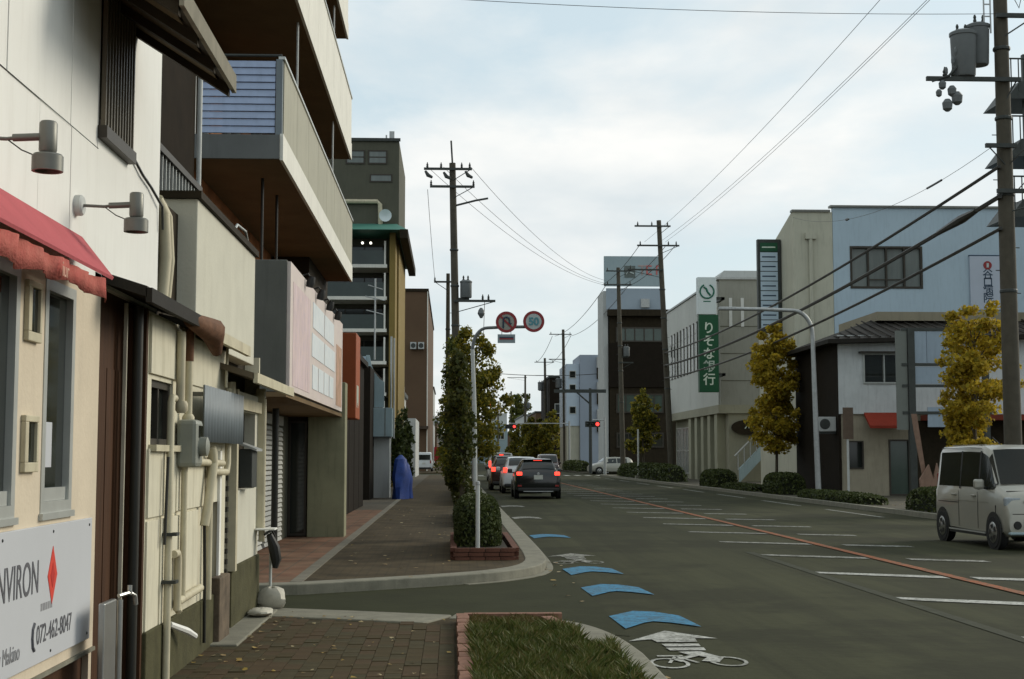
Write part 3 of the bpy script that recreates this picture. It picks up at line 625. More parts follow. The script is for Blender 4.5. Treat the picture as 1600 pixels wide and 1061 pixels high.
# sacks and bag at the house corner
def sack_obj(x, y, z, sx, sy, sz, lab, m, seed):
    r_ = random.Random(seed); g = M(); n, k = 14, 8
    for i in range(k + 1):
        a = math.pi * i / k
        for j in range(n):
            b = 2 * math.pi * j / n; q = 1 + .12 * math.sin(3 * b + i) + r_.uniform(-.05, .05)
            g.v.append((x + sx * math.sin(a) * math.cos(b) * q, y + sy * math.sin(a) * math.sin(b) * q, z + sz * (1 - math.cos(a)) * .5 * (1 + .05 * math.sin(5 * b))))
    for i in range(k):
        for j in range(n): g.f.append((i * n + j, i * n + (j + 1) % n, (i + 1) * n + (j + 1) % n, (i + 1) * n + j))
    return obj('sack', g, m, None, smooth=True, label=lab, cat='sack', origin=(x, y, z))
sack_obj(-1.70, 13.62, .10, .14, .13, .22, 'rounded off-white sack at the foot of the drain pipe', sack, 1)
sack_obj(-1.70, 12.85, .135, .11, .2, .07, 'flat pale cloth bag lying on the concrete step', sack, 2)
bag = thing('hanging_bag', 'black strap bag hanging from the old house corner post', 'bag', (-1.74, 13.5, .5))
obj('strap', M().tube([(-1.76, 13.45, .82), (-1.70, 13.52, .86), (-1.68, 13.58, .80), (-1.66, 13.60, .62)], .012, 6), black_pipe, bag, smooth=True)
obj('body', M().tube([(-1.72, 13.5, .82), (-1.68, 13.54, .70), (-1.66, 13.56, .58), (-1.67, 13.56, .50)], [.03, .055, .05, .025], 9), plastic, bag, smooth=True)
hk = obj('bracket', M().box(-1.84, -1.66, 13.4, 13.62, .865, .88), white_wall, bag)
obj('support_pole', M().cyl((-1.72, 13.62, .1), (-1.72, 13.62, .865), .014), pale_paint, bag, smooth=True)

# ------------------------------------------------------------ apartment block with long balconies
apt = thing('apartment_block', 'apartment block with long cream balconies and brown soffits over a sign box', 'building', (-2.5, 21, 0))
FL = [(5.20, 5.50, 6.46), (7.68, 7.98, 8.94), (9.86, 10.14, 11.1)]
hol = [(18.2 + 3.0 * k, 20.2 + 3.0 * k, z, z + 1.75) for k in range(4) for z in (5.75, 8.2, 10.4)]
obj('upper_wall', holed(FX(-3.5), 17.25, 30.0, 3.92, 12.8, hol, .12), tile_orange, apt)
obj('upper_core', M().box(-9, -3.63, 17.25, 30, 2.4, 12.8), dark_wood, apt)
obj('near_side_wall', M().box(-9, -3.5, 17.2, 17.26, .1, 12.8), olive_wall, apt)
obj('second_floor_wall', M().box(-3.52, -3.3, 17.3, 25.6, 2.33, 5.2), tile_orange, apt)
obj('roof_slab', M().box(-9, -2.1, 17.1, 28.2, 12.4, 12.7), slab_white, apt)
for (u0, u1, v0, v1) in hol: window(apt, FX(-3.5), u0, u1, v0, v1, 2, 1, .06, -.1, -.03, alu, glass)
for k, (z0, z1, zt) in enumerate(FL):
    y1 = (29.3, 28.8, 27.6)[k]
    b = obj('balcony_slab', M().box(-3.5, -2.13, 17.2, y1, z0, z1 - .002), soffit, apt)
    obj('slab_edge', M().box(-2.13, -2.09, 17.19, y1 + .01, z0 - .01, z1 + .02), slab_white, b)
    obj('slab_end', M().box(-3.5, -2.131, 17.15, 17.20, z0, z1), mat('slab_end_grey', (.13, .135, .13), .85, .1, 2, stain=.3), b)
    n = 8; dy = (y1 - 17.3) / n
    for i in range(n):
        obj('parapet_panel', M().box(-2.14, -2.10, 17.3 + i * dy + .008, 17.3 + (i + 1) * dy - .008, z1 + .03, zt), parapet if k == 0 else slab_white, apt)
    obj('parapet_rail', M().box(-2.16, -2.08, 17.2, y1, zt, zt + .035), alu, apt)
    obj('far_end_panel', M().box(-3.5, -2.15, y1 - .05, y1 - .01, z1 + .03, zt), parapet, apt)
    for i in range(10 if k == 0 else 4):
        h = (zt - z1 - .04) / (10 if k == 0 else 4)
        obj('end_slat', M().add([(-3.14, 17.24, z1 + .03 + i * h), (-2.20, 17.24, z1 + .03 + i * h), (-2.20, 17.212, z1 + .03 + i * h + .004), (-3.14, 17.212, z1 + .03 + i * h + .004), (-3.14, 17.24, z1 + .03 + (i + 1) * h - .006), (-2.20, 17.24, z1 + .03 + (i + 1) * h - .006), (-2.20, 17.228, z1 + .03 + (i + 1) * h - .006), (-3.14, 17.228, z1 + .03 + (i + 1) * h - .006)],
            [(0, 3, 2, 1), (4, 5, 6, 7), (0, 1, 5, 4), (1, 2, 6, 5), (2, 3, 7, 6), (3, 0, 4, 7)]), blue_sheet, apt)
    obj('corner_post', M().box(-2.19, -2.11, 17.2, 17.28, z1, zt), pvc_blue, apt)
    obj('end_rail', M().cyl((-3.4, 17.22, zt + .05), (-2.12, 17.22, zt + .05), .018), dark_steel, apt)
    if k < 2:
        for y in (19.6, 25.5): obj('balcony_post', M().cyl((-2.2, y, zt + .03), (-2.2, y, FL[k + 1][0]), .018), pale_paint, apt)
# sign box along the first floor
obj('sign_box_wall', M().box(-3.3, -2.0, 17.0, 25.15, 2.33, 3.93), grey_box, apt, bevel=.01)
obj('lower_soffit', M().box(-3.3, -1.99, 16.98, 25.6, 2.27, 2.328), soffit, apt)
obj('recessed_wall', M().box(-3.3, -2.95, 17.3, 25.6, .1, 2.27), olive_wall, apt)
obj('far_side_wall', M().box(-2.60, -1.93, 25.6, 26.1, .1, 2.9), concrete_wall, apt, bevel=.015)
obj('far_side_wall_core', M().box(-9, -2.62, 25.7, 29.5, .1, 5.2), dark_wood, apt)
obj('dark_column', M().box(-2.72, -2.58, 18.6, 18.85, .12, 2.27), dark_wood, apt)
obj('down_pipe', M().cyl((-2.62, 21.1, .12), (-2.62, 21.1, 2.27), .05), black_pipe, apt, smooth=True)
obj('down_pipe', M().cyl((-2.5, 18.4, 3.93), (-2.5, 18.4, 5.2), .02), black_pipe, apt); obj('down_pipe', M().cyl((-2.46, 19.6, 3.93), (-2.46, 19.6, 5.2), .02), black_pipe, apt)
for y0, y1 in ((20.2, 21.9), (22.2, 24.4)):
    sh = obj('shutter', M().box(-2.95, -2.9, y0 - .05, y1 + .05, 2.08, 2.24), shutter_white, apt)
    for k in range(24): obj('shutter_slat', M().add([(-2.94, y0, .13 + k * .08), (-2.94, y1, .13 + k * .08), (-2.895, y1, .15 + k * .08), (-2.895, y0, .15 + k * .08), (-2.94, y0, .205 + k * .08), (-2.94, y1, .205 + k * .08), (-2.915, y1, .205 + k * .08), (-2.915, y0, .205 + k * .08)], [(0, 1, 2, 3), (4, 7, 6, 5), (3, 2, 6, 7), (0, 3, 7, 4), (1, 5, 6, 2)]), shutter_white, sh)
window(apt, FY(25.69), -2.95, -2.62, .14, 2.2, 1, 1, .04, .0, .04, alu_dark, glass, 'entrance_door')
bs = thing('banner_sign', 'long pinkish banner sign with white panels below the balconies', 'sign', (-1.98, 21, 2.4))
obj('board', M().box(-1.998, -1.955, 17.02, 25.13, 2.35, 3.91), mat('banner_pink', C(208, 196, 186), .6, .08, 1.2, wear=.5, wearc=C(202, 184, 184)), bs)
obj('picture_field', M().box(-1.956, -1.951, 17.3, 19.4, 2.42, 3.7), mat('banner_flower', C(198, 178, 182), .6, .3, 2.2, stretch=(1, 3, .7), wear=.6, wearc=C(212, 190, 180)), bs)
obj('picture_field', M().box(-1.956, -1.951, 23.8, 24.95, 2.42, 3.45), mat('banner_flower_edge', C(190, 150, 130), .6, .4, 3, wear=.5, wearc=C(150, 130, 90)), bs)
pw = mat('banner_white', C(216, 220, 220), .6, .05, 2, wear=.35, wearc=C(186, 198, 206))
for r_, (za, zb, ya, yb) in enumerate([(3.36, 3.72, 19.7, 23.3), (2.95, 3.28, 19.6, 23.5), (2.50, 2.84, 19.7, 23.3)]):
    nn = 4 if r_ == 2 else 2
    for k in range(nn):
        w = (yb - ya) / nn; obj('white_panel', M().box(-1.956, -1.948, ya + k * w + .06, ya + (k + 1) * w - .06, za, zb), pw, bs, bevel=.0)
for k in range(4):
    y = 18.7 + k * 1.5
    t = thing('sign_spotlight', ['black spotlight on the banner by the grey box corner', 'black spotlight on the banner, second from the grey box corner', 'black spotlight on the banner, second from the orange sign', 'black spotlight on the banner closest to the orange sign'][k], 'spotlight', (-1.9, y, 3.9), 'spotlights on the banner sign')
    obj('arm', M().tube([(-2.0, y, 3.95), (-1.92, y, 3.98), (-1.88, y, 3.92)], .012, 6), plastic, t)
    obj('head', M().tube([(-1.86, y, 3.94), (-1.885, y, 3.86), (-1.90, y, 3.80)], [.04, .06, .05], 10), plastic, t, smooth=True)

# ------------------------------------------------------------ further buildings on the left
osn = thing('orange_sign_box', 'orange projecting sign box past the pinkish banner', 'sign', (-2.1, 29, 2.3))
obj('box', M().box(-2.6, -1.93, 28.4, 29.6, 2.32, 4.05), orange_sign, osn, bevel=.02)
for k in range(5): obj('white_mark', M().box(-1.93, -1.925, 28.6 + .12 * k, 28.66 + .12 * k, 2.55 + .05 * (k % 3), 3.0), text_pale, osn)
obj('bracket', M().box(-3.1, -2.6, 28.9, 29.0, 3.0, 3.08), dark_steel, osn)
dk = thing('dark_shop', 'dark brown clad low shop behind the orange sign box', 'building', (-3, 35, 0))
obj('wall', M().box(-9, -2.62, 30.1, 42, .1, 4.2), ply_dark, dk); obj('flat_roof', M().box(-9.1, -2.5, 30.05, 42.1, 4.2, 4.35), roof_dark, dk)
for k in range(6): obj('cladding_plank', M().box(-2.62, -2.60, 30.2 + 1.9 * k, 30.2 + 1.9 * k + 1.8, .15, 4.0), ply_dark, dk)
ph = thing('pale_blue_shop', 'narrow pale blue shop front with curved top panel', 'building', (-2.6, 50, 0))
obj('wall', M().box(-8, -2.75, 47.5, 56, .1, 4.6), ply_dark, ph)
obj('curved_panel', M().prism([(-3.05, 3.3), (-2.40, 3.3), (-2.40, 4.2), (-2.56, 4.3), (-2.74, 4.52), (-2.86, 4.8), (-2.92, 5.15), (-3.05, 5.15)], lambda u, v, h: (u, h, v), 49.95, 50.02), pale_blue, ph)
obj('side_panel', M().box(-3.30, -3.06, 49.9, 50.0, 3.5, 5.1), sign_blue_white, ph)
obj('sign_box', M().box(-2.98, -2.10, 49.6, 50.6, 2.26, 3.27), pale_blue, ph, bevel=.01)
obj('box_seam', M().box(-2.36, -2.33, 49.59, 49.6, 2.27, 3.26), grey_metal, ph)
obj('front_wall', M().box(-2.92, -2.2, 50.0, 51.2, .12, 2.25), pale_wall, ph)
obj('mast', M().cyl((-2.15, 49.8, 2.2), (-2.15, 49.8, 5.8), .035), galv, ph); obj('mast', M().cyl((-2.05, 49.9, 2.2), (-2.05, 49.9, 5.75), .03), galv, ph)
obj('aerial_mast', M().cyl((-2.75, 50.1, 5.0), (-2.75, 50.1, 7.9), .03), galv, ph)
for z, w in ((7.6, .25), (7.2, .35), (6.7, .3)): obj('aerial_arm', M().cyl((-2.75 - w, 50, z + .05), (-2.75 + w, 50.2, z - .08), .02), galv, ph)
for i, (x, y, z, s) in enumerate([(-1.75, 48.6, .12, .5), (-1.62, 49.4, .12, .42)]):
    g = M(); n = 12
    for j, (rr, h) in enumerate([(1, 0), (.9, .4), (.97, .8), (.62, 1.35), (.15, 1.5)]):
        for k in range(n): a = 2 * math.pi * k / n; q = rr * s * (1 + .16 * math.sin(3 * a + j + i) + .08 * math.sin(7 * a - 2 * j)); g.v.append((x + q * .6 * math.cos(a), y + q * math.sin(a), z + h * (1 if i == 0 else .85)))
    for j in range(4):
        for k in range(n): g.f.append((j * n + k, j * n + (k + 1) % n, (j + 1) * n + (k + 1) % n, (j + 1) * n + k))
    obj('tarp_cover', g, tarp, None, smooth=True, label=['tall blue tarpaulin heap beside the pale blue shop', 'lower blue tarpaulin heap nearer the kerb side of the shop'][i], cat='tarpaulin', origin=(x, y, z))
# tower with teal roof edge
tw = thing('balcony_tower', 'olive tower block with teal roof edge and ochre corner column', 'building', (-5, 70, 0))
obj('upper_tower', M().box(-10, -2.66, 69, 78, 12.6, 17.15), olive_wall, tw); obj('main_wall', M().box(-10, -2.95, 69.2, 80, .1, 12.5), olive_wall, tw)
obj('ochre_corner', M().box(-3.02, -2.74, 67.2, 69.3, .1, 12.3), ochre_wall, tw); obj('street_wall', M().box(-2.95, -2.66, 69.4, 79, .1, 12.3), ochre_wall, tw)
obj('teal_roof', M().add([(-10, 66.3, 12.3), (-2.15, 66.3, 12.3), (-2.15, 80.5, 12.3), (-10, 80.5, 12.3), (-10, 68.9, 13.0), (-2.75, 68.9, 13.0), (-2.75, 80, 13.0), (-10, 80, 13.0)], [(0, 3, 2, 1), (4, 5, 6, 7), (0, 1, 5, 4), (1, 2, 6, 5), (2, 3, 7, 6), (3, 0, 4, 7)]), teal_roof, tw)
obj('roof_eave', M().box(-2.5, -2.12, 66.3, 80.5, 11.9, 12.32), dark_wood, tw)
for i, z in enumerate((10.6, 9.05, 7.5, 5.95, 4.45, 2.9)):
    b = obj('balcony_floor', M().box(-10, -3.14, 67.2, 69.2, z, z + .16), slab_white, tw)
    obj('balcony_screen', M().box(-9.9, -3.2, 67.3, 67.36, z + .16, z + .85), mat('smoked_screen', (.055, .07, .065), .25, .15, 1), tw)
    obj('screen_post', M().box(-3.28, -3.2, 67.22, 67.3, z + .16, z + 1.3), slab_white, tw)
    window(tw, FY(69.19), -6.2, -3.4, z + .25, z + 1.35, 3, 1, .06, .0, .05, alu_dark, glass)
obj('parapet_rail', M().box(-10, -2.6, 68.9, 69.0, 17.15, 17.3), dark_steel, tw)
for u0 in (-5.3, -4.2): window(tw, FY(69.0), u0, u0 + .95, 16.0, 16.7, 1, 2, .07, .0, .04, alu_dark, glass_curtain)
window(tw, FY(69.0), -4.1, -3.0, 15.1, 15.5, 1, 1, .06, .0, .04, alu_dark, glass_curtain)
obj('duct', M().tube([(-6, 68.85, 14.1), (-3.72, 68.85, 14.1), (-3.58, 68.85, 13.95), (-3.55, 68.85, 12.7)], .11, 8), cream_paint, tw)
obj('dish', M().lathe([(.05, .0), (.3, -.12), (.31, -.14), (.05, -.03)], (-3.3, 68.6, 13.35), 1, 18), sign_white, tw, smooth=True)
obj('roof_aerial', M().box(-3.2, -2.95, 70, 70.2, 17.15, 17.9).cyl((-3.35, 70, 17.15), (-3.35, 70, 17.7), .04), galv, tw)
for x in (-3.95, -4.35): obj('soffit_lamp', M().lathe([(.06, 0), (.06, .06)], (x, 67.6, 11.85), 1, 12), warm_lamp, tw)
bf = thing('brown_tower', 'plain brown windowless tower block past the olive tower', 'building', (-6, 150, 0))
obj('wall', M().box(-12, -2.55, 145, 190, .1, 18.6), brown_wall, bf); obj('corner_strip', M().box(-2.6, -2.5, 144.9, 145.0, .1, 18.6), slab_white, bf); obj('roof_coping', M().box(-12.1, -2.45, 144.85, 190, 18.6, 18.9), dark_wood, bf)
for u in (-4.3, -3.5): 
    ac = obj('outdoor_unit', M().box(u, u + .6, 144.3, 144.9, 12.6, 13.3), pale_wall, bf); obj('unit_fan', M().lathe([(.25, 0), (.22, -.05)], (u + .3, 144.3, 12.95), 1, 14), dark_steel, ac)
obj('canopy', M().box(-12, -2.4, 144, 145, 4.4, 4.7), tile_brown, bf)
wb = thing('white_low_building', 'small white building with open dark ground floor by the far van', 'building', (-4, 122, 0))
obj('wall', M().box(-9, -2.6, 101, 112, 2.5, 4.3), pale_wall, wb); obj('end_wall', M().box(-2.95, -2.6, 101.05, 112, .12, 2.5), pale_wall, wb); obj('back_wall', M().box(-9, -2.96, 106, 112, .12, 2.5), dark_wood, wb)
obj('roof_sign', M().box(-4.2, -3.1, 92, 92.2, 4.4, 6.1), sign_white, wb); obj('sign_post', M().box(-3.7, -3.5, 92.05, 92.15, .1, 4.4), galv, wb); obj('window_band', M().box(-3.6, -3.0, 100.9, 101.0, 3.2, 3.9), glass_curtain, wb)
for i, (x0, x1, y0, y1, h, mm, lab) in enumerate([(-12, -2.6, 195, 215, 11, pale_wall, 'pale distant block behind the brown tower'), (-14, -2.4, 225, 262, 7, brown_wall, 'low brown distant block past the pale one'), (-16, -2.2, 275, 330, 9, pale_wall, 'far pale row building near the end of the street'), (-14, -3.2, 57, 66, 3.4, ply_dark, 'low dark shed between the pale blue shop and the olive tower'), (-12, -3.2, 81, 98, 5.5, pale_wall, 'plain pale building just past the ochre corner tower')]):
    b = thing('distant_building', lab, 'building', (x1, y0, 0)); obj('wall', M().box(x0, x1, y0, y1, .1, h), mm, b); obj('roof_edge', M().box(x0 - .1, x1 + .15, y0 - .15, y1, h, h + .25), dark_steel, b)
    for k in range(3):
        window(b, FX(x1), y0 + 2 + k * (y1 - y0 - 3) / 3, y0 + 3.6 + k * (y1 - y0 - 3) / 3, h * .55, h * .55 + 1.3, 2, 1, .08, .0, .06, alu, glass)
rf = thing('red_banner', 'red upright banner flag on the far left pavement', 'banner', (-1.8, 150, .1)); obj('pole', M().cyl((-1.9, 150, .1), (-1.9, 150, 2.8), .03), pale_paint, rf); obj('cloth', M().box(-1.88, -1.2, 150, 150.03, 1.1, 2.6), mat('red_flag', C(176, 48, 58), .8, .1, 3), rf)

# ------------------------------------------------------------ buildings on the right
gb = thing('blue_white_building', 'large blue-white building with bronze window and hospital arrow sign', 'building', (16, 64, 0))
obj('front_wall', holed(FY(64), 17.62, 34, .1, 13.1, [(18.40, 21.80, 9.32, 11.3)], .2), blue_wall, gb)
obj('body', M().add([(15.75, 64.25, .1), (34, 64.25, .1), (34, 71.5, .1), (15.75, 71.5, .1), (15.75, 64.25, 12.9), (34, 64.25, 13.0), (34, 71.5, 12.9), (15.75, 71.5, 11.2)], [(0, 3, 2, 1), (4, 5, 6, 7), (0, 1, 5, 4), (1, 2, 6, 5), (2, 3, 7, 6), (3, 0, 4, 7)]), sand_wall, gb)
obj('side_wall', M().box(15.75, 17.6, 63.98, 64.24, .1, 12.88), sand_wall, gb)
obj('roof_coping', M().box(17.5, 34, 63.9, 64.3, 13.1, 13.2).box(15.7, 17.5, 63.9, 64.3, 12.88, 12.98), grey_metal, gb)
obj('down_pipe', M().cyl((16.55, 63.9, .1), (16.55, 63.9, 11.6), .09), sand_wall, gb); obj('pipe_hopper', M().box(16.3, 16.8, 63.8, 63.98, 11.6, 11.9), sand_wall, gb)
window(gb, FY(64), 18.40, 21.80, 9.32, 11.3, 4, 1, .10, -.15, .03, alu_dark, glass_curtain); obj('window_rail', M().box(19.3, 20.9, 63.96, 64.0, 9.7, 9.76), alu_dark, gb)
hs = thing('hospital_sign', 'white vertical sign with Japanese hospital name on the blue-white wall', 'sign', (24.6, 63.9, 8.3))
obj('board', M().box(24.0, 26.1, 63.90, 63.97, 8.35, 10.85), mat('hospital_board', C(178, 186, 198), .5, .04, 1), hs)
obj('board_edge', M().box(23.97, 26.13, 63.93, 63.98, 10.85, 10.91), navy_ink, hs)
for i, ch in enumerate('谷口病院へ'): text('sign_character', ch, .5, (24.83, 63.895, 9.98 - i * .37 - (.0 if i < 4 else .02)), ROT_NY, navy_ink, hs, .002, 'CENTER', bold=.006)
obj('emblem', M().lathe([(.20, 0), (.20, .012)], (24.83, 63.885, 10.42), 1, 20), sign_red, hs); obj('emblem_mark', M().box(24.78, 24.88, 63.868, 63.884, 10.32, 10.52), sign_face, hs)
vsn = thing('tenant_sign', 'tall pale blue tenant sign board on the sand-grey corner wall', 'sign', (15.3, 66.5, 8))
obj('frame', M().box(14.60, 15.72, 66.3, 66.6, 7.45, 11.95), dark_steel, vsn)
hh = 4.2 / 9
for k in range(9):
    p = obj('name_panel', M().box(14.72, 15.55, 66.27, 66.305, 7.6 + k * hh + .02, 7.6 + (k + 1) * hh - .02), sign_green if k == 8 else sign_blue_white, vsn)
    obj('name_line', M().box(14.8, 15.45, 66.262, 66.27, 7.6 + k * hh + .2, 7.6 + k * hh + .26), navy_ink if k < 8 else text_pale, p)
obj('bracket', M().box(15.72, 15.8, 66.4, 66.5, 8.2, 8.4).box(15.72, 15.8, 66.4, 66.5, 11.0, 11.2), dark_steel, vsn)
# small white house with dark tiled roof
ws = thing('white_shop_house', 'small white two-storey house with dark tiled roof and red awning', 'house', (16, 52, 0))
obj('upper_wall', holed(FY(52), 14.42, 22.5, 3.15, 6.1, [(15.36, 16.95, 4.28, 5.42)], .12), mat('blotchy_white', (.55, .57, .56), .85, .12, 1.5, stain=.5, stainc=(.3, .31, .3)), ws)
obj('lower_wall', holed(FY(52.1), 14.5, 22.5, .1, 3.15, [(14.75, 15.35, 1.1, 2.15), (16.3, 17.1, .12, 2.2)], .12), mat('dull_cream', (.34, .30, .22), .9, .12, 1.5, stain=.4), ws)
obj('core', M().box(14.5, 22.5, 52.3, 58.5, .1, 6.0), dark_wood, ws); obj('street_wall', M().box(14.40, 14.5, 52.02, 58.5, .1, 6.0), ply_dark, ws)
window(ws, FY(52), 15.36, 16.95, 4.28, 5.42, 2, 1, .06, -.1, .05, alu, glass); window(ws, FY(52.1), 14.75, 15.35, 1.1, 2.15, 1, 1, .05, -.08, .03, alu_dark, glass); window(ws, FY(52.1), 16.3, 17.1, .12, 2.2, 1, 1, .06, -.08, .03, alu_dark, glass_green, 'door')
obj('shaded_interior_sheet', M().box(17.2, 22.5, 52.0, 52.09, .1, 2.9), dark_wood, ws)  # dark sheet over the lower wall, painting in the gloom of the interior
obj('window_hood', M().box(15.2, 17.05, 51.7, 52, 5.42, 5.48), alu_dark, ws)
rfm = M().add([(13.9, 51.4, 5.9), (22.8, 51.4, 6.15), (22.8, 55.2, 7.05), (16.6, 55.2, 6.95), (13.9, 59, 5.9), (22.8, 59, 6.15), (13.9, 51.4, 5.75), (22.8, 51.4, 6.0), (13.9, 59, 5.75), (22.8, 59, 6.0)], [(0, 1, 2, 3), (0, 3, 4), (4, 3, 2, 5), (6, 8, 9, 7), (0, 6, 7, 1), (0, 4, 8, 6), (1, 7, 9, 5, 2), (4, 5, 9, 8)])
rfo = obj('roof', rfm, roof_dark, ws)
for k in range(22): 
    x = 14.3 + k * .39; zt = 5.9 + (x - 13.9) * .028; f_ = min(1, (x - 13.9) / 2.4)
    obj('tile_row', M().tube([(x, 51.38, zt + .04), (x, 51.4 + 3.75 * f_, zt + 1.0 * f_ - .02)], .03, 6), roof_dark, rfo)
obj('red_awning', M().add([(15.35, 51.95, 3.2), (16.85, 51.95, 3.2), (16.85, 51.2, 2.7), (15.35, 51.2, 2.7), (15.35, 51.2, 2.6), (16.85, 51.2, 2.6), (15.35, 51.95, 3.1), (16.85, 51.95, 3.1)], [(0, 3, 2, 1), (3, 4, 5, 2), (0, 6, 4, 3), (1, 2, 5, 7), (6, 7, 5, 4)]), red_cloth, ws)
obj('canopy_right', M().box(17.5, 22.5, 50.9, 52, 2.9, 3.1), mat('red_brown_canopy', C(110, 46, 30), .8, .1, 2), ws)
obj('roof_extension', M().box(16.7, 23, 54.5, 60, 6.9, 7.25), mat('sand_parapet', C(140, 132, 112), .85, .1, .8, stain=.3), ws)
ac = thing('air_conditioner', 'pale air conditioner outdoor unit on the dark street wall of the house', 'air conditioner', (14.2, 53, 2.6))
obj('case', M().box(13.72, 14.39, 52.3, 52.7, 2.5, 3.05), pale_wall, ac, bevel=.02); obj('fan_grille', M().lathe([(.2, 0), (.17, -.03)], (13.97, 52.3, 2.78), 1, 16), dark_steel, ac); obj('bracket', M().box(13.8, 14.4, 52.35, 52.6, 2.42, 2.5), dark_steel, ac)
# billboard frame before the house
bb = thing('panel_frame', 'dark steel post frame holding blank pale blue panels before the house', 'billboard', (16, 49, 0))
obj('post', M().box(16.07, 16.31, 48.9, 49.1, .1, 6.1), dark_steel, bb); obj('post', M().box(18.75, 18.95, 48.9, 49.1, .1, 6.1), dark_steel, bb)
for z in (3.05, 4.0, 4.75, 6.0): obj('rail', M().box(15.85, 19.05, 48.95, 49.05, z, z + .10), dark_steel, bb)
for x0, x1, z0, z1 in ((16.33, 16.75, 4.86, 5.98), (16.77, 17.35, 4.86, 5.98), (17.37, 17.85, 4.86, 5.98), (15.65, 16.05, 2.5, 6.0), (16.33, 17.65, 4.12, 4.73), (16.75, 17.45, 2.6, 3.3), (17.50, 18.25, 2.6, 3.4)):
    obj('panel', M().box(x0, x1, 48.97, 49.03, z0, z1), mat('blank_panel', C(146, 160, 172), .6, .08, 1.5, stain=.2) if x0 > 15.95 else mat('grey_panel', C(110, 114, 108), .6, .08, 1.5), bb)
# bank building
bk = thing('bank_building', 'grey bank building with pale street face and stone ground floor', 'bank', (16, 83, 0))
obj('near_wall', M().box(15.75, 25, 82, 82.3, 4.6, 12.0), bank_dark, bk); obj('body', M().box(15.8, 25, 82.3, 102, 4.6, 11.9), bank_dark, bk)
for j in range(3):
    for i in range(4): obj('wall_panel', M().box(15.68, 15.80, 82.35 + i * 4.9, 82.35 + (i + 1) * 4.9 - .03, 4.6 + j * 2.45, 4.6 + (j + 1) * 2.45 - .03 + (.05 if j == 2 else 0)), bank_light, bk)
obj('roof_coping', M().box(15.6, 25, 81.9, 102, 12.0, 12.12), galv, bk)
for i in range(11): 
    f_ = obj('slot_window', M().box(15.63, 15.69, 86.5 + i * 1.3, 86.85 + i * 1.3, 7.0, 10.2), alu_dark, bk); obj('pane', M().box(15.615, 15.632, 86.55 + i * 1.3, 86.8 + i * 1.3, 7.1, 10.1), glass, f_)
for x, w in ((16.3, .18), (17.0, .18), (18.15, .18), (18.9, .18)):
    f_ = obj('slot_window', M().box(x, x + w, 81.95, 82.0, 9.2 if x < 17.5 else 8.4, 10.9), mat('slot_white', (.6, .6, .57), .5, .05, 2), bk)
for z in (6.0, 7.6, 9.2): obj('panel_joint', M().box(15.76, 25, 81.985, 82.0, z, z + .04), olive_wall, bk)
obj('roof_room', M().add([(16.2, 90, 12), (20, 90, 12), (20, 99, 12), (16.2, 99, 12), (17.6, 90, 13.6), (20, 90, 13.6), (20, 99, 13.6), (17.6, 99, 13.6)], [(0, 3, 2, 1), (4, 5, 6, 7), (0, 1, 5, 4), (1, 2, 6, 5), (2, 3, 7, 6), (3, 0, 4, 7)]), pale_wall, bk)
obj('ground_wall', M().box(16.2, 25, 82.05, 101.5, .1, 4.6), bank_beige, bk); obj('fascia', M().box(15.6, 25, 81.9, 102, 4.1, 4.6), bank_beige, bk)
for i in range(5):
    obj('column', M().box(15.7, 16.25, 83 + i * 2.3, 83.9 + i * 2.3, .1, 4.1), mat('bank_column', C(152, 150, 128), .8, .08, 1), bk)
    window(bk, FXN(16.2), 84.0 + i * 2.3, 85.2 + i * 2.3, .2, 4.0, 1, 2, .08, .0, .05, alu, glass_green)
window(bk, FXN(16.2), 95.5, 101, .4, 3.6, 4, 2, .08, .0, .05, alu, glass_curtain)
obj('stair_flank', M().add([(16.6, 80.9, .1), (19.4, 80.9, 3.0), (19.4, 80.9, 3.7), (16.6, 80.9, .9), (16.6, 81.2, .1), (19.4, 81.2, 3.0), (19.4, 81.2, 3.7), (16.6, 81.2, .9)], [(0, 1, 2, 3), (4, 7, 6, 5), (0, 4, 5, 1), (3, 2, 6, 7), (0, 3, 7, 4), (1, 5, 6, 2)]), pale_blue, bk)
st = obj('stair_rail', M().tube([(16.3, 80.85, 1.6), (19.2, 80.85, 4.5)], .05, 6), galv, bk)
for i in range(8): obj('stair_baluster', M().cyl((16.5 + .36 * i, 80.9, .8 + .36 * i), (16.5 + .36 * i, 80.9, 1.8 + .36 * i), .03), galv, st)
ov = thing('oval_sign', 'dark oval sign over the bank side entrance', 'sign', (17.3, 81.9, 3.3))
g = M(); n = 32
for k in range(n): a = 2 * math.pi * k / n; g.v += [(17.3 + .98 * math.cos(a), 81.75, 3.28 + .44 * math.sin(a)), (17.3 + .98 * math.cos(a), 81.9, 3.28 + .44 * math.sin(a))]
g.f = [tuple(2 * k for k in range(n))] + [(2 * k, 2 * k + 1, (2 * k + 3) % (2 * n), (2 * k + 2) % (2 * n)) for k in range(n)]
obj('plate', g, dark_wood, ov)
obj('white_mark', M().tube([(17.1, 81.74, 3.2), (17.25, 81.74, 3.38), (17.35, 81.74, 3.22)], .035, 5), text_pale, ov); obj('white_mark', M().tube([(17.62, 81.74, 3.35), (17.8, 81.74, 3.2), (17.95, 81.74, 3.25)], .04, 5), text_pale, ov)
bsn = thing('bank_sign', 'tall bank sign, white emblem box over green panel with Japanese lettering', 'sign', (14.7, 80, 5))
obj('white_box', M().box(14.10, 15.18, 80, 80.5, 9.72, 11.88), sign_white, bsn, bevel=.02); obj('green_panel', M().box(14.16, 15.28, 80, 80.5, 5.25, 9.70), sign_green, bsn, bevel=.02)
g = M()
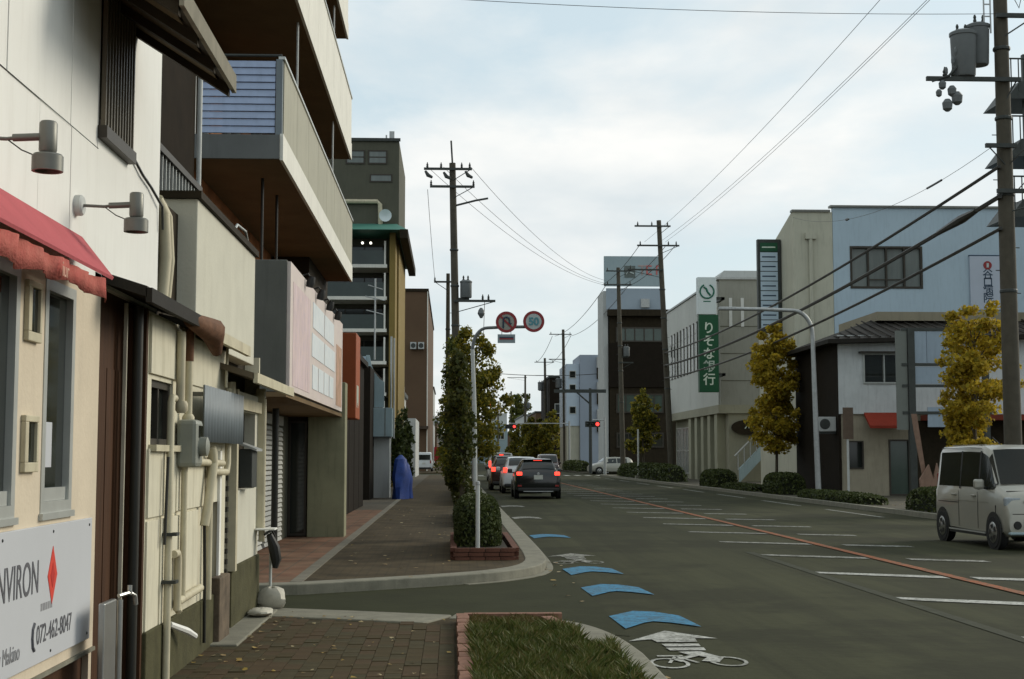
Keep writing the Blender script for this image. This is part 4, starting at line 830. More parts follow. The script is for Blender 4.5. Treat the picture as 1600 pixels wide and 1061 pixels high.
for r0, a0, a1, w in ((.36, -200, 60, .05),):
    pts = [(14.64 + .40 * math.cos(R(a)), 79.985, 11.05 + .40 * math.sin(R(a))) for a in range(-245, 75, 12)]; g.tube(pts, .045, 6)
em = obj('emblem_ring', g, green_ink, bsn)
obj('emblem_stroke', M().tube([(14.46, 79.985, 11.3), (14.60, 79.985, 11.2), (14.68, 79.985, 11.0), (14.84, 79.985, 10.82)], .055, 6), green_ink, bsn)
obj('name_line', M().box(14.42, 14.85, 79.99, 80, 10.44, 10.5), green_ink, bsn)
for i, ch in enumerate('りそな銀行'): text('sign_character', ch, .72, (14.72, 79.99, 8.90 - i * .74), ROT_NY, text_pale if i != 3 else text_grey, bsn, .003, 'CENTER', bold=.012)
obj('support', M().box(15.2, 15.7, 80.2, 80.35, 6.2, 6.35).box(15.2, 15.7, 80.2, 80.35, 10.6, 10.75).box(15.5, 15.7, 80.2, 82, 6.2, 6.35).box(15.5, 15.7, 80.2, 82, 10.6, 10.75), dark_steel, bsn)
# dark building with roof hoarding
dh = thing('dark_hoarding_building', 'dark block carrying a large pale roof hoarding with red letters', 'building', (17, 130, 0))
obj('wall', M().box(14.6, 22, 130, 135, .1, 14.9), dark_wood, dh); obj('brown_band', M().box(14.5, 20.6, 129.8, 130, 8.0, 12.1), ply_dark, dh); obj('eave', M().box(14.4, 20.8, 129.3, 130, 14.6, 15.2), dark_wood, dh)
for z0, z1, c_ in ((12.2, 13.6, 5), (5.6, 7.4, 5), (2.4, 3.8, 4)): window(dh, FY(129.95), 15.2, 19.6, z0, z1, c_, 1, .14, .0, .06, alu_dark, glass_green if z0 > 5 else glass)
obj('white_side', M().box(14.05, 14.5, 130.2, 135, .1, 17), pale_wall, dh)
hd = obj('roof_hoarding', M().box(14.1, 19.6, 129.6, 129.9, 17.4, 20.2), mat('hoarding', C(150, 166, 170), .6, .06, .5, stain=.15), dh)
obj('hoarding_lower', M().box(14.3, 19.4, 129.7, 129.9, 15.2, 17.2), mat('hoarding_low', C(150, 162, 172), .6, .06, .5), dh)
obj('hoarding_mark', M().box(16.0, 17.0, 129.55, 129.6, 18.2, 19.3), mat('hoarding_logo', C(96, 104, 100), .6, .1, 2), hd); obj('hoarding_swash', M().tube([(16.15, 129.54, 18.5), (16.4, 129.54, 18.75), (16.85, 129.54, 18.55)], .07, 6), sign_face, hd)
for ch, x in (('T', 17.25), ('E', 17.95), ('R', 18.85)): text('hoarding_letter', ch, 1.3, (x, 129.55, 18.85), ROT_NY, red_text if ch != 'T' else mat('pale_red_letter', C(170, 150, 146), .6, .05, 2), hd, .01)
obj('roof_tank', M().box(17.5, 18.3, 129.4, 129.6, 15.4, 16.2), galv, dh)
# pale blocks farther on
pb = thing('pale_blue_block', 'pair of pale blue narrow blocks beyond the dark hoarding building', 'building', (15, 165, 0))
obj('near_block', M().box(15.03, 17.5, 165, 175, .1, 13.55), mat('blue_grey_block', C(150, 160, 172), .7, .05, .4), pb); obj('far_block', M().box(13.45, 15.0, 165.5, 176, 5.2, 12.5), mat('pale_block', C(186, 200, 212), .7, .05, .4), pb); obj('far_block_base', M().box(13.5, 15.0, 165.6, 176, .1, 5.2), sand_wall, pb)
for z in (10.8, 9.2, 6.6): window(pb, FY(165.5), 13.8, 14.6, z, z + .9, 1, 1, .08, .0, .05, alu, glass)
for z in (12.0, 9.0, 5.8): obj('balcony', M().box(17.0, 18.6, 164.4, 165, z, z + 1.3), pale_wall, pb); obj('balcony_shade', M().box(17.0, 18.5, 164.7, 165.1, z - 1.3, z), dark_wood, pb)
obj('right_block', M().box(17.5, 19, 165.2, 175, .1, 13.2), pale_wall, pb)
for i, (x0, x1, y0, y1, h, mm, lab) in enumerate([(13.6, 18, 196, 215, 12.6, ply_dark, 'dark narrow block past the pale blue pair'), (13.2, 22, 222, 245, 8.5, brown_wall, 'brown low block past the dark narrow one'), (13, 24, 255, 290, 9, pale_wall, 'pale long block near the far right end')]):
    b = thing('distant_building', lab, 'building', (x0, y0, 0)); obj('wall', M().box(x0, x1, y0, y1, .1, h), mm, b); obj('roof_edge', M().box(x0 - .15, x1, y0 - .15, y1, h, h + .25), dark_steel, b)
    for k in range(2): window(b, FY(y0), x0 + .7 + k * 2.1, x0 + 2.2 + k * 2.1, h * .6, h * .6 + 1.4, 2, 1, .08, .0, .06, alu, glass)
eb = thing('end_building', 'wide pale grey-blue building closing the end of the street', 'building', (8, 330, 0))
obj('wall', M().box(3, 13, 330, 345, .1, 8.5), mat('end_wall', C(140, 156, 160), .7, .06, .2), eb); obj('upper_part', M().box(8.5, 12.9, 331, 345, 8.5, 11.8), pale_wall, eb); obj('roof_edge', M().box(2.8, 13.2, 329.6, 330, 8.5, 9.1), pale_blue, eb)
for k in range(4): window(eb, FY(330), 3.6 + 2.3 * k, 5.4 + 2.3 * k, 5.6, 7.4, 2, 1, .15, .0, .1, alu, glass)
eb2 = thing('end_building', 'broad low dull building far behind the end of the street', 'building', (0, 470, 0)); obj('wall', M().box(-60, 60, 470, 490, .1, 9), brown_wall, eb2); obj('roof_edge', M().box(-60, 60, 469.7, 470, 9, 9.5), dark_steel, eb2)
# steel stair tower at the right edge
tt = thing('stair_tower', 'dark steel stair tower with railings rising behind the big pole', 'tower', (24, 54, 0))
for x in (22.6, 25.2): obj('column', M().box(x, x + .2, 53.9, 54.1, .1, 17.5), dark_steel, tt)
for z in (15.6, 13.3, 10.9):
    p = obj('platform', M().add([(21.75, 53.5, z), (26, 53.5, z), (26, 56, z), (21.75, 56, z), (22.3, 53.5, z + .7), (26, 53.5, z + .7), (26, 56, z + .7), (22.3, 56, z + .7)], [(0, 3, 2, 1), (4, 5, 6, 7), (0, 1, 5, 4), (1, 2, 6, 5), (2, 3, 7, 6), (3, 0, 4, 7)]), dark_steel, tt)
    for k in range(8): obj('rail_bar', M().cyl((21.95 + .3 * k, 53.5, z + .3), (21.95 + .3 * k, 53.5, z + 1.6), .025), dark_steel, p)
    obj('hand_rail', M().cyl((21.9, 53.5, z + 1.6), (26, 53.5, z + 1.6), .035), dark_steel, p)

# ------------------------------------------------------------ utility poles
def insulator(parent, x, y, z, s=1, up=True):
    k = 1 if up else -1
    obj('insulator', M().lathe([(.03 * s, 0), (.06 * s, .04 * k), (.035 * s, .08 * k), (.055 * s, .12 * k), (.03 * s, .17 * k), (.015 * s, .24 * k)], (x, y, z), 2, 8), dark_steel, parent)
def utility_pole(x, y, h, r, label, arms, transformer=None, tilt=0, extra=None):
    t = thing('utility_pole', label, 'utility pole', (x, y, .1), 'utility poles along the street')
    X = lambda z: x + tilt * (1 - z / h)
    obj('pole', M().tube([(X(0), y, .1), (X(h / 2), y, h / 2), (X(h), y, h)], [r * 1.15, r, r * .82], 14), pole_concrete, t, smooth=True)
    for z in (h * .35, h * .5, h * .62, h * .73): obj('band', M().lathe([(r * 1.05, 0), (r * 1.12, .02), (r * 1.12, .07), (r * 1.05, .09)], (X(z), y, z), 2, 14), dark_steel, t)
    for i in range(int(h * .55)):
        z = h * .35 + i * .55
        if z < h - .8: obj('step_bolt', M().cyl((X(z) - (r * 1.6 if i % 2 else -r * .8), y, z), (X(z) - (r * .8 if i % 2 else -r * 1.6), y, z), .012, n=6), dark_steel, t)
    for z, l, rr, ins in arms:
        a = obj('crossarm', M().box(X(z) - l, X(z) + rr, y - r - .09, y - r, z - .05, z + .05), dark_steel, t)
        obj('arm_brace', M().cyl((X(z) + (rr - .1 if rr > .3 else -l + .1), y - r - .03, z - .04), (X(z - .5), y - r * .8, z - .5), .018, n=6), dark_steel, a)
        for q in ins: insulator(a, X(z) + q, y - r - .045, z + (.05 if ins is not None else 0))
    if transformer:
        z, side, s = transformer
        tr = obj('transformer', M().lathe([(.26 * s, 0), (.28 * s, .03), (.28 * s, .72 * s), (.30 * s, .74 * s), (.30 * s, .80 * s), (.2 * s, .86 * s)], (X(z) + side * (r + .34 * s), y - .05, z), 2, 18), mat('transformer_grey', (.13, .14, .14), .55, .1, 4), t, smooth=True)
        for q in (-.12, .1): obj('bushing', M().lathe([(.035, 0), (.05, .05), (.03, .1), (.045, .14), (.02, .22)], (X(z) + side * (r + .34 * s) + q * s, y - .05, z + .84 * s), 2, 8), dark_steel, tr)
        obj('transformer_bracket', M().box(X(z) + side * r * .8, X(z) + side * (r + .5 * s), y - .12, y - .02, z - .08, z), dark_steel, t)
    return t
bigp = utility_pole(13.32, 33, 15.6, .185, 'big brown utility pole with twin transformers behind the oncoming minivan', [(10.62, 1.95, .35, [-1.5, -1.3]), (14.6, 1.0, 1.0, [-.9, .9, .4]), (9.0, .55, .2, []), (7.9, .3, 1.6, []), (12.2, .2, .8, [.7])])
tr_m = mat('transformer_grey', (.13, .14, .14), .55, .1, 4)
for dx, dz, s in ((-.86, 10.7, 1.05), (-.42, 11.05, .95)):
    tr = obj('transformer', M().lathe([(.24 * s, 0), (.26 * s, .04), (.29 * s, .95 * s), (.31 * s, .97 * s), (.31 * s, 1.04 * s), (.18 * s, 1.1 * s)], (13.2 + dx, 33 - (.1 if dx < -.5 else -.1), dz), 2, 20), tr_m, bigp, smooth=True)
    for q in (-.1, .1): obj('bushing', M().lathe([(.03, 0), (.045, .05), (.03, .1), (.04, .14), (.02, .2)], (13.2 + dx + q, 33, dz + 1.08 * s), 2, 8), dark_steel, tr)
for x, z, k in ((11.75, 10.45, 1.1), (11.98, 10.3, 1.3), (12.1, 10.12, 1.6), (11.86, 9.95, 1.5), (11.66, 10.25, .9)):
    obj('cutout_switch', M().lathe([(.03 * k, -.09 * k), (.075 * k, -.05 * k), (.085 * k, .05 * k), (.04 * k, .11 * k)], (x, 32.75, z), 2, 10), tr_m, bigp, smooth=True)
for x, z in ((11.85, 10.8), (12.02, 11.05), (12.10, 11.3)): obj('cutout_switch', M().lathe([(.02, -.1), (.045, -.04), (.045, .05), (.02, .1)], (x, 32.75, z), 2, 8), tr_m, bigp)
obj('switch_arm', M().tube([(11.5, 32.75, 10.55), (11.9, 32.7, 10.68), (12.15, 32.75, 10.95)], .03, 6), dark_steel, bigp)
obj('cable_ladder', M().box(12.86, 12.89, 32.9, 32.93, 11.8, 15).box(13.02, 13.05, 32.9, 32.93, 11.8, 15), galv, bigp)
for k in range(10): obj('ladder_rung', M().box(12.89, 13.02, 32.9, 32.92, 11.9 + k * .3, 11.93 + k * .3), galv, bigp)
obj('cable_box', M().box(14.0, 14.5, 32.8, 33.1, 7.3, 7.8), tr_m, bigp, bevel=.03)
for pts in ([(13.4, 32.8, 8.6), (13.7, 32.8, 8.9), (14.3, 32.8, 8.8)], [(13.5, 32.8, 7.9), (13.9, 32.8, 8.3), (14.5, 32.8, 8.0)], [(13.4, 32.8, 13), (13.7, 32.8, 12.4), (13.9, 32.8, 13.2), (14.2, 32.8, 12.6)]):
    obj('cable_loop', M().tube(pts, .015, 6), black_pipe, bigp)
lp = utility_pole(-.02, 61, 14.4, .17, 'tall pole rising from the kerbside tree with transformer and three arms', [(14.1, 1.25, .85, [-1.1, -.5, .4, .75]), (13.32, 1.0, .95, [-.95, .9]), (8.3, .05, 1.75, [1.2, 1.45])], (8.45, 1, .9), tilt=.32)
obj('top_mast', M().cyl((-.02, 61, 14.4), (-.08, 61, 15.4), .04, n=8), dark_steel, lp)
obj('side_arm', M().tube([(.05, 61, 12.5), (1.0, 61, 12.75), (1.55, 61, 12.85)], .045, 6), dark_steel, lp)
for x, z in ((-1.2, 13.8), (-.4, 13.75), (.55, 13.8)): obj('hanging_insulator', M().tube([(x, 60.8, z + .2), (x + .12, 60.75, z), (x + .3, 60.7, z - .1)], [.05, .09, .06], 7), dark_steel, lp)
obj('lightning_arrester', M().lathe([(.05, .0), (.16, .2), (.12, .35), (.05, .45)], (1.25, 60.8, 7.55), 2, 8), tr_m, lp)
utility_pole(-.25, 80, 12.0, .13, 'thin pole just behind the tall kerbside pole', [(11.5, .8, .2, [-.75])])
rp = [(13.15, 88.5, 16.6, 'tall pole before the pale bank wall', [(16.2, 1.6, .7, [-1.4, -.5, .5]), (14.95, 1.5, 1.2, [-1.3, 1.0, .5]), (13.4, 2.2, .1, [-2])], None, .7),
      (13.2, 111, 16.6, 'pole in front of the roof hoarding', [(16.3, 1.0, 1.0, [-.9, .5, .9]), (15.2, 1.2, 1.0, [-.9, .9]), (9, .2, 1.0, [])], (9.5, 1, .9), .3),
      (13.3, 168, 16.8, 'pole beside the pale blue pair of blocks', [(16.2, 1.7, 1.0, [-1.5, .8]), (13.2, 1.8, .2, []), (10.6, 1.4, .2, [])], (9.8, -1, 1.3), .2),
      (13.2, 200, 15.6, 'pole past the dark narrow block', [(15.0, 1.5, 1.3, [-1.2, 1.1]), (13.1, 1.4, 1.2, [])], (11, -1, 1.4), .2),
      (13.0, 250, 16, 'distant pole with a long arm above the end building', [(15.6, 3.2, .3, []), (10.5, .5, .6, [])], (10.2, 1, 1.1), 0),
      (12.6, 300, 15.5, 'slim pole above the end building roof', [(14.2, 2.0, 2.2, []), (13.5, .8, .8, [])], None, 0),
      (10.4, 318, 14, 'slimmest far pole on the end building side', [(13, .6, .6, [])], None, 0)]
for x, y, h, lab, arms, tr, tl in rp: utility_pole(x, y, h, .18 if y < 120 else .2, lab, arms, tr, tilt=tl)
# cables: each its own object
def cable(a, b, sag, r, lab, grp, n=24):
    a, b = Vector(a), Vector(b); pts = []
    for i in range(n + 1):
        t = i / n; p = a.lerp(b, t); p.z -= sag * 4 * t * (1 - t); pts.append(p)
    return obj('overhead_cable', M().tube(pts, r, 5), black_pipe, None, label=lab, cat='cable', group=grp, origin=tuple(a))
G1 = 'thick cables from the big pole'; G2 = 'thin power lines between the poles'
for z, z2, r, k in ((8.5, 8.1, .045, 0), (7.78, 7.3, .06, 1), (7.0, 6.5, .045, 2)):
    c_ = cable((13.1, 32.8, z), (13.42, 88.4, z2), .55, r, ['uppermost thick cable leaving the big pole', 'thickest middle cable leaving the big pole with a long sleeve', 'lowest thick cable leaving the big pole'][k], G1)
obj('cable_sleeve', M().tube([(13.11, 34.4, 7.70), (13.115, 35.4, 7.66), (13.12, 37.2, 7.58)], [.065, .12, .065], 8), black_pipe, None, label='dark sleeve on the middle thick cable by the big pole', cat='cable joint', origin=(13.05, 35, 7.5))
for k, (x, z) in enumerate(((12.3, 14.85), (13.7, 14.85), (14.2, 15.3))): cable((x, 32.8, z), (x * .7 + 3.6, 88.4, 15.2), .5, .009, ['thin power line from big pole to bank pole on the road side', 'middle thin power line from big pole to bank pole', 'thin power line from big pole to bank pole on the building side'][k], G2)
for k, q in enumerate((-1.3, .4, 1.0)): cable((13.2 + q, 88.4, 15.0), (13.2 + q, 111, 15.2), .3, .02, ['road side', 'middle', 'building side'][k] + ' power line between the bank pole and the hoarding pole', G2)
for k, q in enumerate((-1.1, -.4, .8)): cable((q, 60.9, 14.2), (12.2, 111, 15.4 + .2 * q), .9, .011, ['lowest', 'middle', 'highest'][k] + ' of three lines crossing the street from the tall kerbside pole', G2)
for k, q in enumerate((-.9, .9)): cable((13.2 + q, 111, 15.3), (13.2 + q, 168, 16), .8, .025, ['road side', 'building side'][k] + ' power line from the hoarding pole onward', G2)
for k, q in enumerate((-1.2, 1)): cable((13.2 + q, 168, 16), (13.2 + q, 200, 15), .5, .03, ['road side', 'building side'][k] + ' power line between the two farther right poles', G2)
cable((-1.1, 60.9, 13.2), (-1.0, 79.9, 11.6), .2, .012, 'thin line from the tall kerbside pole to the thin pole', G2)
cable((-1.9, 30, 11.6), (13.3, 32.8, 12.25), .15, .007, 'lone high line crossing the street to the big pole', G2)
cable((13.4, 33, 9.3), (15.75, 63.9, 12.6), .9, .007, 'service line from the big pole to the sand-grey wall', G2)
def on_line(a, b, sag, t): p = Vector(a).lerp(Vector(b), t); p.z -= sag * 4 * t * (1 - t); return p
SL = ((13.4, 33, 9.3), (15.75, 63.9, 12.6), .9)
obj('line_spacer', M().tube([on_line(*SL, t) for t in (.19, .215, .24)], .035, 6), black_pipe, None, label='dark spacer tube on the service line in the sky', cat='cable joint', origin=tuple(on_line(*SL, .2)))
obj('line_clamp', M().tube([on_line(*SL, t) for t in (.60, .61, .62)], [.03, .06, .03], 6), black_pipe, None, label='small clamp on the service line near the sand-grey wall', cat='cable joint', origin=tuple(on_line(*SL, .6)))
cable((1.4, 60.9, 8.3), (2.4, 116, 6.4), .3, .014, 'low line from the kerbside transformer along the street', G2)
cable((2.6, 128.5, 9.3), (13.1, 126, 9.0), .25, .03, 'line crossing above the far junction', G2)
# ------------------------------------------------------------ gantry with two round signs
gt = thing('sign_gantry', 'pale curved pole holding no-U-turn and speed 50 signs over the road', 'road sign', (.64, 40, .1))
pts = [(.66, 40, .1), (.63, 40, 3.0), (.58, 40, 4.6)] + [(.58 + .42 * (1 - math.cos(a)), 40, 4.6 + .62 * math.sin(a)) for a in np.linspace(.2, math.pi / 2, 8)] + [(1.4, 40, 5.24), (2.3, 40, 5.26)]
obj('pole', M().tube(pts[:3], [.075, .065, .055], 12), pale_paint, gt, smooth=True); obj('arm', M().tube(pts[2:], .045, 10), mat('arm_grey', (.14, .15, .15), .5, .1, 5), gt, smooth=True)
def disc(x, y, z, r0, r1, m, name, parent, y1=None):
    g = M(); n = 40
    for k in range(n): a = 2 * math.pi * k / n; g.v += [(x + r0 * math.cos(a), y, z + r0 * math.sin(a)), (x + r1 * math.cos(a), y, z + r1 * math.sin(a))]
    g.f = [(2 * k, 2 * ((k + 1) % n), 2 * ((k + 1) % n) + 1, 2 * k + 1) for k in range(n)]
    return obj(name, g, m, parent)
def bx2(a, b, w, y): 
    d = Vector((b[0] - a[0], b[1] - a[1])); n = Vector((-d.y, d.x)).normalized() * w
    return M().add([(a[0] + n.x, y, a[1] + n.y), (b[0] + n.x, y, b[1] + n.y), (b[0] - n.x, y, b[1] - n.y), (a[0] - n.x, y, a[1] - n.y)], [(0, 1, 2, 3)])
for i, (sx, sz) in enumerate(((1.54, 5.38), (2.32, 5.40))):
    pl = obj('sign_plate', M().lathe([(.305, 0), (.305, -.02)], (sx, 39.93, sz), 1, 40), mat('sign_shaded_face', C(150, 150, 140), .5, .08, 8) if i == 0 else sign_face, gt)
    disc(sx, 39.905, sz, .305, .225, sign_red, 'red_ring', pl)
    if i == 0:
        ua = [(sx - .09, sz - .17), (sx - .09, sz + .05)] + [(sx - .09 + .09 * (1 - math.cos(a)), sz + .05 + .09 * math.sin(a)) for a in np.linspace(.3, math.pi, 8)] + [(sx + .09, sz - .04)]
        obj('turn_arrow', M().tube([(a, 39.90, b) for a, b in ua], .026, 5).add([(sx + .02, 39.897, sz - .03), (sx + .16, 39.897, sz - .03), (sx + .09, 39.897, sz - .14)], [(0, 1, 2)]), navy_ink, pl)
        obj('red_slash', bx2((sx - .17, sz + .17), (sx + .17, sz - .17), .028, 39.893), sign_red, pl)
    else: text('speed_number', '50', .30, (sx, 39.90, sz - .01), ROT_NY, sign_blue, pl, .002, 'CENTER', bold=.012)
pt = obj('sub_plate', M().box(1.29, 1.79, 39.9, 39.92, 4.78, 5.03), mat('sub_plate', C(140, 152, 156), .5, .06, 8), gt); obj('plate_bar', M().box(1.34, 1.74, 39.892, 39.9, 4.88, 4.92), sign_red, pt); obj('plate_bar', M().box(1.34, 1.74, 39.893, 39.9, 4.925, 4.96), navy_ink, pt)
obj('plate_hanger', M().box(1.40, 1.42, 39.92, 39.94, 5.0, 5.2).box(1.66, 1.68, 39.92, 39.94, 5.0, 5.2), pale_paint, gt)
dp = thing('delineator_post', 'short white post standing in the brick planter', 'post', (.37, 20.12, .26)) 
obj('post', M().cyl((.37, 20.12, .26), (.37, 20.12, 1.15), .03, n=14), pale_paint, dp, smooth=True); obj('cap', M().lathe([(.03, 0), (.034, .01), (.03, .05), (.012, .06)], (.37, 20.12, 1.15), 2, 12), galv, dp)
# street lamp on the right
sl = thing('street_lamp', 'tall pale lamp post with long curved arm over the right lane', 'street lamp', (13.58, 52, .1))
pts = [(13.6, 52, .1), (13.52, 52, 4.0), (13.48, 52, 6.1)] + [(13.48 - .75 * (1 - math.cos(a)), 52, 6.1 + .92 * math.sin(a)) for a in np.linspace(.2, math.pi / 2, 9)] + [(11.6, 52, 7.06), (10.3, 52, 7.08)]
obj('pole', M().tube(pts[:3], [.11, .095, .08], 14), galv, sl, smooth=True); obj('arm', M().tube(pts[2:], [.08] * 8 + [.07] * (len(pts) - 10), 10), galv, sl, smooth=True)
obj('lamp_head', M().box(9.95, 10.6, 51.87, 52.13, 7.02, 7.14), galv, sl, bevel=.03); obj('base_plate', M().box(13.4, 13.8, 51.8, 52.2, .1, .16), galv, sl)
sl2 = thing('bus_stop_pole', 'thin pole with blank rusty panel on the right pavement', 'sign post', (14.45, 51, .1)); obj('pole', M().cyl((14.42, 50.9, .1), (14.42, 50.9, 3.4), .045), pale_paint, sl2); obj('panel', M().box(14.25, 14.62, 50.84, 50.9, 2.2, 3.35), mat('rusty_panel', (.12, .085, .06), .8, .2, 3), sl2)
# leaning plank and covered base near the minivan
pk = thing('leaning_plank', 'pinkish leaning plank with sheathed foot beside the panel frame', 'plank', (16, 47, .1))
obj('plank', M().prism([(15.90, .5), (16.02, .5), (15.68, 3.0), (15.50, 3.0), (15.58, 2.4)], lambda u, v, h: (u, h, v), 46.97, 47.03), pink_plank, pk)
obj('foot_board', M().prism([(15.75, .12), (16.3, .12), (16.42, .75), (16.28, 1.35), (16.15, .8), (16.0, 1.3), (15.68, .8)], lambda u, v, h: (u, h, v), 46.8, 46.9), pink_plank, pk)
# traffic signals
def signal(x, y, z, arm_to, lab, lit=0, glow=red_glow2, pole=True, sc=1.0):
    t = thing('traffic_signal', lab, 'traffic light', (arm_to, y, .1))
    if pole: obj('pole', M().tube([(arm_to, y, .1), (arm_to, y, z + .6)], [.12, .09], 10), galv, t)
    obj('arm', M().cyl((arm_to, y, z + .35), (x, y, z + .35), .05, n=8), galv, t)
    h = obj('housing', M().box(x - .62 * sc, x + .62 * sc, y - .12, y + .12, z - .24 * sc, z + .24 * sc), dark_steel, t, bevel=.05)
    for k, q in enumerate((.39, 0, -.39)):
        obj('lens', M().lathe([(.15 * sc, 0), (.12 * sc, -.04), (.03, -.06)], (x + q * sc, y - .12, z), 1, 16), glow if k == lit else glass, h, smooth=True)
        obj('visor', M().box(x + (q - .16) * sc, x + (q + .16) * sc, y - .34, y - .12, z + .16 * sc, z + .18 * sc), dark_steel, h)
signal(11.6, 116, 4.25, 12.6, 'red traffic signal on the right pole below the dark hoarding building')
signal(6.5, 156, 4.9, 13.0, 'red traffic signal over the middle of the far junction')
signal(2.1, 92, 5.05, .4, 'amber-red traffic signal half hidden by the kerbside tree', 0, amber_glow)
signal(-.8, 250, 4.2, -1.6, 'small red signal far down the left pavement', 0, red_glow2, True, 1.3)

sg = thing('signal_gantry', 'dark post with long arm beyond the junction before the pale blue blocks', 'signal post', (12.2, 124, .1))
obj('post', M().tube([(12.2, 124, .1), (12.2, 124, 7.6)], [.16, .12], 10), dark_steel, sg); obj('arm', M().box(9.0, 13.6, 123.9, 124.1, 7.2, 7.5), dark_steel, sg); obj('arm_brace', M().cyl((12.2, 124, 6.2), (11.0, 124, 7.25), .07, n=6), dark_steel, sg)
wp = thing('marker_post', 'thin white post on a pale base before the dull orange ginkgo', 'post', (12.4, 94, .1)); obj('post', M().cyl((12.45, 94, .1), (12.45, 94, 3.4), .06), pale_paint, wp); obj('base', M().box(12.25, 12.85, 93.7, 94.3, .1, .3), concrete, wp)

# ------------------------------------------------------------ vegetation
def leaves(centres, n, size, flat_=.0):
    """n leaf-sized quads around clump centres [(c, (rx,ry,rz), weight)]"""
    w = np.array([c[2] for c in centres], float); w /= w.sum(); ids = rng.choice(len(centres), n, p=w)
    c = np.array([centres[i][0] for i in range(len(centres))])[ids]; r = np.array([centres[i][1] for i in range(len(centres))])[ids]
    d = rng.normal(size=(n, 3)); d /= np.linalg.norm(d, axis=1)[:, None]; rad = rng.uniform(0, 1, n) ** .45
    p = c + d * r * rad[:, None]
    a = rng.normal(size=(n, 3)); a /= np.linalg.norm(a, axis=1)[:, None]; b = np.cross(a, rng.normal(size=(n, 3))); b /= np.linalg.norm(b, axis=1)[:, None]
    s = size * (.45 + 1.1 * rng.uniform(0, 1, n) ** 1.6)[:, None]
    V = np.stack([p - a * s, p + b * s * .7, p + a * s, p - b * s * .7], 1).reshape(-1, 3)
    m = M(); m.v = V.tolist(); m.f = [(4 * i, 4 * i + 1, 4 * i + 2, 4 * i + 3) for i in range(n)]; return m
def tree(name, label, x, y, h, z0, rx, ry, n, size, lm, nb=16, trunk_r=.08, group=None, cone=.5, dens=.38):
    t = thing(name, label, 'tree', (x, y, .1), group)
    cl = []
    tm = M().tube([(x, y, .1), (x + random.uniform(-.05, .05), y, h * .4), (x + random.uniform(-.06, .06), y, h * .95)], [trunk_r, trunk_r * .75, trunk_r * .2], 10)
    for i in range(nb):
        f_ = (i + random.random()) / nb; z = z0 + (h - z0) * f_
        wd = (1 - f_) * cone + (1 - cone) * (1.08 - f_ ** 3 * .62 - .35 * (1 - f_) ** 3) * random.uniform(.72, 1.08); wd = max(.18, wd)
        a = random.uniform(0, 2 * math.pi); q = random.uniform(.25, .85)
        cx, cy = x + rx * wd * q * math.cos(a), y + ry * wd * q * math.sin(a)
        tm.tube([(x, y, max(.5, z - .45 * rx)), ((x + cx) / 2, (y + cy) / 2, z - .1 * rx), (cx, cy, z)], [trunk_r * .35, trunk_r * .22, trunk_r * .06], 5)
        cl.append(((cx, cy, z), (rx * dens * (1 + .3 * random.random()), ry * dens, (h - z0) / nb * 1.9), wd + .2))
        for j in range(2):
            b = a + random.uniform(-.9, .9); q2 = q + random.uniform(.1, .4); cl.append(((x + rx * wd * q2 * math.cos(b), y + ry * wd * q2 * math.sin(b), z + random.uniform(0, .5) * rx), (rx * dens * .45, ry * dens * .45, (h - z0) / nb * 1.2), .35))
    obj('trunk', tm, bark, t, smooth=True); obj('crown', leaves(cl, n, size), lm, t)
    return t
tree('ginkgo_tree', 'narrow dark green street tree growing from the brick planter', .15, 25, 3.35, .7, .25, .5, 8500, .036, gl_col, 24, .07, cone=.2, dens=.6)
tree('ginkgo_tree', 'bushy yellow-green kerbside tree behind the sign gantry', .72, 46, 5.3, 1.2, 1.35, 1.1, 15000, .055, gl_mix, 22, .08, cone=.45)
tree('ginkgo_tree', 'slender green kerbside tree behind the bushy one', .1, 52, 5.6, 1.6, .85, .9, 5200, .06, gl_green, 18, .08)
tree('ginkgo_tree', 'smaller kerbside tree past the tall kerbside pole', .2, 66, 5.2, 1.6, 1.0, 1.0, 4200, .07, gl_mix, 16, .09)
tree('ginkgo_tree', 'golden ginkgo tree between the bank stairs and the street lamp', 13.42, 58, 6.45, 1.8, 1.3, 1.3, 17000, .075, gl_yel, 30, .07, 'golden ginkgo trees on the right pavement', cone=.05, dens=.40)
tree('ginkgo_tree', 'golden ginkgo tree with greenish lower leaves beside the big pole', 14.3, 38, 5.25, 1.6, 1.2, 1.2, 14000, .06, gl_yel, 30, .07, 'golden ginkgo trees on the right pavement', cone=.05, dens=.40)
tree('ginkgo_tree', 'dull orange ginkgo tree before the dark hoarding building', 13.6, 100, 5.7, 2.0, 1.5, 1.4, 5000, .11, gl_mix, 20, .1, 'golden ginkgo trees on the right pavement', cone=.1)
for i, (x, y, h) in enumerate(((12.9, 182, 6.4), (12.4, 206, 6), (12.6, 225, 7.2), (11.9, 262, 6.5))):
    tree('roadside_tree', ['round dark orange tree past the pale blue blocks', 'low olive tree past the second far pole', 'broad olive tree before the brown low block', 'far yellowish tree before the end building'][i], x, y, h, 1.6, 2.3, 2.0, 2600, .2, gl_mix, 14, .14)
tree('roadside_tree', 'green treetop behind the far right poles', 15, 300, 13.5, 6, 4, 3, 2600, .32, gl_green, 14, .2)
for i, (x, y) in enumerate(((-2.2, 62), (-2.1, 64.5), (-2.35, 60))):
    tree('potted_shrub', ['leafy shrub at the foot of the olive tower', 'leafy shrub beside the ochre corner column', 'leafy shrub beside the dark shed'][i], x, y, 3.4 - .5 * i, .4, .5, .6, 1500, .09, gl_dark, 10, .04)
